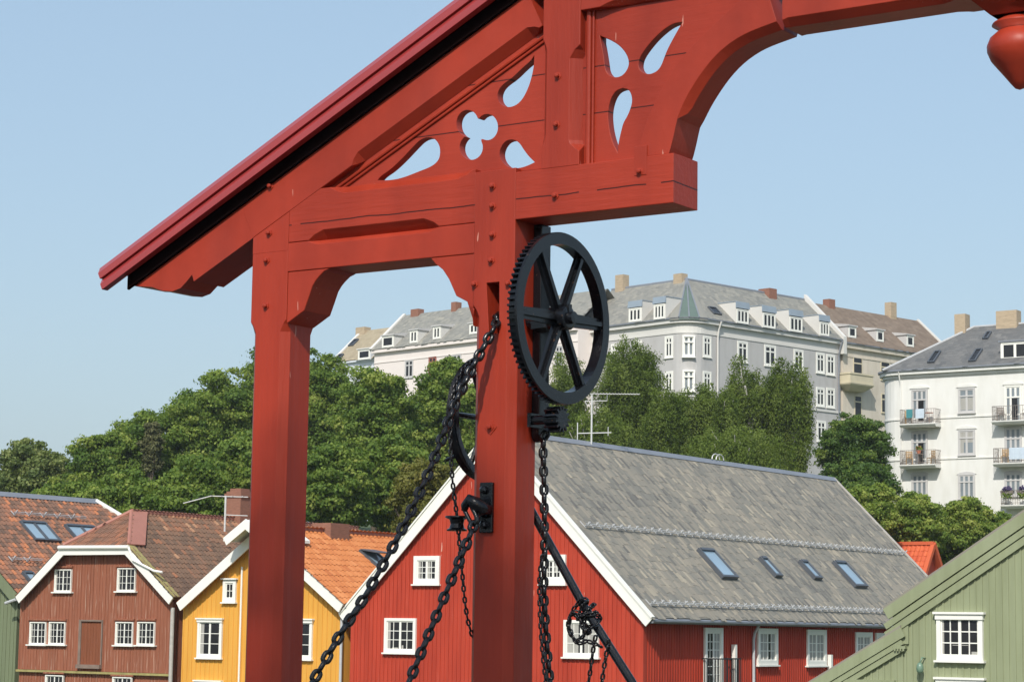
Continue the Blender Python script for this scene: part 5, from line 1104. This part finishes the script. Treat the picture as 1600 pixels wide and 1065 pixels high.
# ---- tan-roofed house next to it ---------------------------------------------------
tf = Fr(584, 572, 196, 45, pf.M.translation.z); tf.M = pf.M @ Matrix.Translation((-.3, 0.8, 0))
th_ = house_root('tan_roofed_house', tf, 'lower bluish white house with tan slate roof left of the pink one', 'hillside apartment houses', 'apartment house')
ze2 = tf.uv(555, 566)[1]; WT = -tf.uv(524, 570)[0]
b = MB(); b.box(-WT, 0, 0, 10, 0, ze2); b.build('wall', M['bluewhite'], th_)
b = MB(); b.box(-WT - .1, 0, -.25, 10, ze2, ze2 + .2); b.box(-WT, 0, -.05, 0, ze2 - .9, ze2 - .8); b.build('cornice', M['bluewhite'], th_)
TT = roof_T(V((-WT - .2, -.3, ze2 + .2)), V((1, 0, 0)), V((0, math.cos(pit), math.sin(pit)))); vt_ = tf.uv(580, 516, TT)[1]
block_roof(th_, TT, [(0, 0), (WT + .2, 0), (WT + .2, vt_), (0, vt_)], M['tanslate'], seed=81)
b = MB(); hT = vt_ * math.cos(pit); zT = ze2 + .2 + vt_ * math.sin(pit); b.add([(-WT - .2, hT - .3, zT), (0, hT - .3, zT), (0, 2 * hT, ze2), (-WT - .2, 2 * hT, ze2)], [(0, 1, 2, 3)]); b.build('roof', M['tanslate'], th_)
b = MB(TT); b.box(-.12, .2, -.1, .2, 0, vt_ + .1); b.build('verge_cap', M['palegrey'], th_)
b = MB(); b.loft([[(x, hT - .3, zT - .1), (x, 2 * hT, ze2 - .1), (x, -.2, ze2 - .1)] for x in (-WT, -WT + .2)]); b.build('gable_wall', M['bluewhite'], th_)
for q in ([(551, 532), (561, 531), (556, 540), (546, 540)], [(530, 555), (539, 553), (530, 564), (521, 565)]):
    q = tf.uvs(q, TT); skylight(th_, TT, q[3][0], q[1][0], q[2][1], q[0][1], glass='glass')
p = onroof(tf, TT, 569, 562); dormer(th_, Matrix.Translation((0, p.y, 0)), p.x, p.z, 1.7, 1.0, 2.6, M['bluewhite'], M['palegrey'], sashes=1)
u, _ = tf.uv(568, 517, TT); p = TT @ V((u, 0, vt_)); chimney(th_, p.x, p.y, zT - .8, zT + .35, 1.2, .8, M['palebrick'], cap=False)

# ------------------------------------------------------------------ trees
def crown_mesh(name, m, par, c, rad, blobs, nleaf, leaf, seed, droop=0.0, lo=-.75, toff=0.0, tintvar=.18):
    """leaf-sized faces gathered in clumps on shells of many small lobes; c, rad in the tree's own frame"""
    rg = np.random.default_rng(seed); c = np.array(c, float); rad = np.array(rad, float)
    ce, rs, tt = [], [], []
    k = 0
    while len(ce) < blobs:
        d = rg.normal(size=3); d /= np.linalg.norm(d); rr = rg.uniform(.12, 1.0) ** .55
        if droop: d = np.sign(d) * np.abs(d) ** .85; d /= max(np.linalg.norm(d), .88)
        if d[2] * rr < lo: continue
        ce.append(c + d * rad * rr * (.96 if droop else .90)); rs.append(rad.mean() * rg.uniform(.10, .235) * (1.10 - .30 * rr) * (.72 if droop else 1)); tt.append(rg.normal(toff, tintvar * (1.5 if droop else 1.1)))
    ce, rs, tt = np.array(ce), np.array(rs), np.array(tt)
    wgt = rs ** 2; wgt /= wgt.sum(); ix = rg.choice(len(ce), nleaf, p=wgt)
    d = rg.normal(size=(nleaf, 3)); d[:, 2] += .35; d /= np.linalg.norm(d, axis=1)[:, None]
    sh = np.abs(rg.normal(.86, .26, nleaf))
    P = ce[ix] + d * (rs[ix] * sh)[:, None] * np.array([1.25, 1.25, .72])
    nc = nleaf // (16 if droop else 7); q = rg.normal(size=(nc, 3)); q /= np.linalg.norm(q, axis=1)[:, None]; P[:nc] = c + q * rad * .80 * rg.uniform(.2, 1, (nc, 1)) ** .5
    if droop:
        dr = rg.uniform(0, 1, nleaf) ** 1.3 * droop; P[:, 2] -= dr; P[:, :2] += rg.normal(0, .05, (nleaf, 2)) * dr[:, None]
    nrm = d + rg.normal(0, .55, (nleaf, 3)); nrm /= np.linalg.norm(nrm, axis=1)[:, None]
    t = np.cross(nrm, rg.normal(size=(nleaf, 3))); t /= np.linalg.norm(t, axis=1)[:, None]
    if droop: t = t * .55 + np.array([0, 0, -.9]); t -= nrm * (t * nrm).sum(1)[:, None]; t /= np.linalg.norm(t, axis=1)[:, None]
    s = np.cross(nrm, t); L = leaf * rg.uniform(.6, 1.35, nleaf)[:, None]; asp = .52 if droop else .72
    vs = np.empty((nleaf, 4, 3)); vs[:, 0] = P - t * L; vs[:, 1] = P - s * L * asp + t * L * .1 + nrm * L * .18; vs[:, 2] = P + t * L; vs[:, 3] = P + s * L * asp + t * L * .1 + nrm * L * .18
    me = bpy.data.meshes.new(name); me.vertices.add(nleaf * 4); me.vertices.foreach_set('co', vs.ravel())
    me.loops.add(nleaf * 4); me.loops.foreach_set('vertex_index', np.arange(nleaf * 4, dtype=np.int32))
    me.polygons.add(nleaf); me.polygons.foreach_set('loop_start', np.arange(0, nleaf * 4, 4, dtype=np.int32)); me.polygons.foreach_set('loop_total', np.full(nleaf, 4, dtype=np.int32))
    at_ = me.attributes.new('tint', 'FLOAT', 'FACE'); at_.data.foreach_set('value', np.clip(.45 + tt[ix] + rg.normal(0, tintvar * (.5 if droop else .85), nleaf), 0, 1).astype(np.float32))
    me.update(calc_edges=True); me.materials.append(m); o = bpy.data.objects.new(name, me); C.objects.link(o); o.parent = par
    return ce, rs
def tree(name, label, cat, px_, py_, rx, ry, D, m, bark='bark', blobs=150, nleaf=7000, leaf=.20, droop=0.0, seed=1, group=None, lo=-.95, depth=1.0, tintvar=.18, wd=1.0, toff=0.0):
    p = at(px_, py_, D); z0_ = terrain(p.x, p.y); sc = D / F
    root = thing(name, Matrix.Translation((p.x, p.y, z0_)), label, cat, group)
    nleaf = int(nleaf * 5.4); leaf *= .48; py_ += ry * .14; ry *= 1.14
    rad = (rx * sc, rx * sc * depth, ry * sc); cz = p.z - z0_
    ce, rs = crown_mesh('crown', m, root, (0, 0, cz), rad, blobs, nleaf, leaf, seed, droop, lo, toff=toff, tintvar=tintvar)
    rnd = random.Random(seed); b = MB(); th0 = max(.10, .035 * (cz + rad[2])) * wd; top = cz + rad[2] * .45
    b.tube([(rnd.uniform(-.15, .15) * k, rnd.uniform(-.15, .15) * k, -.4 + (top + .4) * k / 5) for k in range(6)], [th0 * (1.25 - .21 * k) for k in range(6)], 9)
    for q in list(ce)[: 16]:
        zb = max(.3, min(top * .9, q[2] * rnd.uniform(.4, .75))); k = zb / max(top, .1); mid = V((q[0] * .4, q[1] * .4, (zb + q[2]) / 2 + .2))
        b.tube([(0, 0, zb), mid, q], [th0 * (1.1 - k) * .55 + .02, th0 * .25 + .015, .02], 6)
    b.build('trunk', M[bark], root); return root
HG = 'trees on the hillside'
TREES = [
 # label, x, y, rx, ry, D, mat, kwargs
 ('pale grey green tree, leftmost on the skyline', 52, 752, 66, 64, 150, 'leafgrey', dict(nleaf=7500, leaf=.24, tintvar=.24)),
 ('rounded green tree beside the pale one on the skyline', 158, 748, 62, 76, 145, 'leaf', {}),
 ('green tree in the middle of the rising treeline', 222, 722, 62, 82, 147, 'leaf', {}),
 ('sparse grey twiggy tree standing dark within the treeline', 237, 700, 19, 44, 143.5, 'leafdry', dict(nleaf=3600, leaf=.15, blobs=50, wd=.3)),
 ('tall green tree stepping up the treeline left of post', 296, 700, 62, 92, 147, 'leaf', {}),
 ('taller green tree nearer to the left post on skyline', 352, 668, 58, 92, 150, 'leaf', {}),
 ('highest green tree directly behind the left post', 420, 640, 62, 98, 152, 'leaf', {}),
 ('broad low green tree behind the brown house roof', 200, 800, 80, 60, 122, 'leaf', dict(nleaf=9000)),
 ('broad low green tree left of the brick chimney', 305, 785, 78, 72, 120, 'leaf', dict(nleaf=9500)),
 ('low green tree peeking out just left of the post', 385, 748, 52, 82, 124, 'leaf', {}),
 ('low tree above the roof with the skylights', 95, 800, 70, 50, 126, 'leaf', {}),
 ('green tree rising right of the left post', 500, 640, 50, 98, 148, 'leaf', {}),
 ('big green tree below the pink house, left half', 590, 680, 74, 108, 135, 'leaf', dict(nleaf=12000, blobs=210)),
 ('big green tree below the pink house, right half', 694, 665, 64, 104, 138, 'leaf', dict(nleaf=10000, blobs=210)),
 ('dark lower tree above the orange roof', 520, 765, 72, 72, 118, 'leaf', dict(nleaf=9500, blobs=210)),
 ('wide green tree in front above the orange roof ridge', 612, 752, 66, 78, 121, 'leaf', dict(nleaf=9500, blobs=210)),
 ('olive leaved tree just behind the red house gable', 672, 792, 74, 72, 104, 'leafolive', dict(nleaf=12000, leaf=.15)),
 ('green tree hidden behind the right post', 770, 690, 60, 95, 136, 'leaf', {}),
]
for i, (lab, x, y, rx, ry, D, mm, kw) in enumerate(TREES):
    kw = {**dict(nleaf=8000, seed=100 + i, group=HG), **kw}; tree('broadleaf_tree', lab, 'tree', x, y, rx, ry, D, M[mm], **kw)
BG = 'birches below the grey house'
for i, (lab, x, y, rx, ry, D, kw) in enumerate([
 ('birch seen through the spokes of the black wheel', 884, 640, 48, 86, 150, {}),
 ('tall drooping birch right of the black wheel', 985, 625, 62, 100, 146, dict(nleaf=13000, blobs=210)),
 ('lower birch filling the gap below the grey corner', 1082, 672, 66, 76, 143, dict(nleaf=10000)),
 ('tall birch in front of the grey house, left crown', 1168, 655, 50, 100, 145, dict(nleaf=9000)),
 ('tall birch in front of the grey house, right crown', 1232, 645, 42, 94, 144, dict(nleaf=9000)),
 ('short birch filling the gap right of the tall drooping one', 1042, 668, 46, 70, 141, dict(nleaf=8000)),
 ('short birch left of the twin tall crowns', 1122, 672, 40, 76, 142, dict(nleaf=7000)),
 ('low birch above the left part of the slate ridge', 935, 690, 62, 50, 136, {}),
 ('low birch above the right part of the slate ridge', 1150, 712, 95, 45, 132, dict(nleaf=10000)),
]): tree('birch_tree', lab, 'tree', x, y, rx, ry, D, M['leafbirch'], bark='birchbark', **{**dict(nleaf=8500, leaf=.15, droop=1.5, seed=200 + i, group=BG, wd=.7, lo=-.8), **kw})
KG = 'bushes below the white house'
for i, (lab, x, y, rx, ry, D, mm, kw) in enumerate([
 ('dark green bushy tree left of the white apartment house', 1336, 702, 60, 56, 140, 'leafdark', dict(nleaf=10000)),
 ('dark low shrub below the dark bushy tree', 1340, 760, 66, 40, 136, 'leafdark', {}),
 ('light green bush beside the far end of slate roof', 1352, 800, 58, 42, 118, 'leaf', dict(toff=.22)),
 ('rounded green bush under the white house corner', 1428, 824, 62, 52, 120, 'leaf', dict(toff=.22, nleaf=9500)),
 ('light green bush between white house and sage gable', 1508, 824, 52, 46, 122, 'leaf', dict(toff=.22)),
 ('low bush hidden behind the little red roof', 1462, 868, 70, 40, 124, 'leaf', {}),
 ('small bush beside the rake of the sage gable', 1560, 830, 30, 30, 124, 'leaf', dict(toff=.22, nleaf=3000)),
]): tree('bush', lab, 'bush', x, y, rx, ry, D, M[mm], **{**dict(nleaf=7500, leaf=.16, seed=300 + i, group=KG, wd=.5, lo=-.9), **kw})

# added unseen tree, placed so that its top shades the foot of the posts
hd = V((sd.x, sd.y)).normalized(); pc = G.M @ V((-.75, 0, 0)); tx, ty = pc.x + hd.x * 34, pc.y + hd.y * 34
ttop = 1.72 + 34 * math.tan(R(SUN_EL))
rt = thing('shade_caster_tree', Matrix.Translation((tx, ty, -3.0)), 'added unseen tree that shades the feet of the red posts', 'tree')
crown_mesh('crown', M['leaf'], rt, (0, 0, ttop + 3 - 9.3), (5.2, 5.2, 11.0), 170, 20000, .22, 77)
b = MB(); b.tube([(0, 0, -.3), (.1, 0, 8), (0, .1, 18), (0, 0, ttop)], [.55, .45, .3, .08], 10); b.build('trunk', M['bark'], rt)

# ------------------------------------------------------------------ ground, river, bridge deck
def gz(x, y):
    if y < 64: return -7.5 if y > -30 else -3.0
    return terrain(x, y)
xs = sorted(set([-4000, -2000, -1000, -500, -300, -200] + list(range(-120, 121, 6)) + [200, 300, 500, 1000, 2000, 4000]))
ys = sorted(set([-2000, -600, -200, -80, -7, -6, 20, 45, 46] + list(range(50, 260, 4)) + [300, 400, 600, 1000, 2000, 5000, 9000]))
def gz2(x, y):
    n = 45.5 + (0 - x) * .674          # the far bank follows the line of house fronts
    if y < min(n + 0.0, 90) and y > -6.5: return -8.0
    return -3.0 if y <= -6.5 else max(-3.0, terrain(x, y))
b = MB(); b.add([(x, y, gz2(x, y)) for y in ys for x in xs], [(j * len(xs) + i, j * len(xs) + i + 1, (j + 1) * len(xs) + i + 1, (j + 1) * len(xs) + i) for j in range(len(ys) - 1) for i in range(len(xs) - 1)])
tag(b.build('ground', M['ground'], recalc=False), None, None, kind='structure')
b = MB(); b.add([(-400, -6.8, -5), (400, -6.8, -5), (400, 100, -5), (-400, 100, -5)], [(0, 1, 2, 3)]); tag(b.build('water', M['water']), None, None, kind='structure')
b = MB(); b.box(-3.2, 2 * XC + 2.4, -30, 44, -.35, -.0)
o = b.build('bridge_deck', M['deck']); o.matrix_world = G.M; tag(o, None, None, kind='structure')
b = MB()                                                       # quay under the wharf houses
b.box(-40, 40, -2.0, 20, -5.6, -.02); o = b.build('quay', M['ground']); o.matrix_world = rf.M; tag(o, None, None, kind='structure')

# ------------------------------------------------------------------ thin summer air
b = MB(); b.box(-4100, 4100, -2100, 9100, -9, 60); hz_ = b.build('haze', None); tag(hz_, None, None, kind='stuff')
hm = bpy.data.materials.new('thin_haze'); hm.use_nodes = True; hn = hm.node_tree.nodes; hn.remove(hn['Principled BSDF'])
pv = hn.new('ShaderNodeVolumePrincipled'); pv.inputs['Color'].default_value = (.82, .90, 1, 1); pv.inputs['Density'].default_value = HAZE; hm.node_tree.links.new(pv.outputs[0], hn['Material Output'].inputs['Volume'])
hz_.data.materials.append(hm)
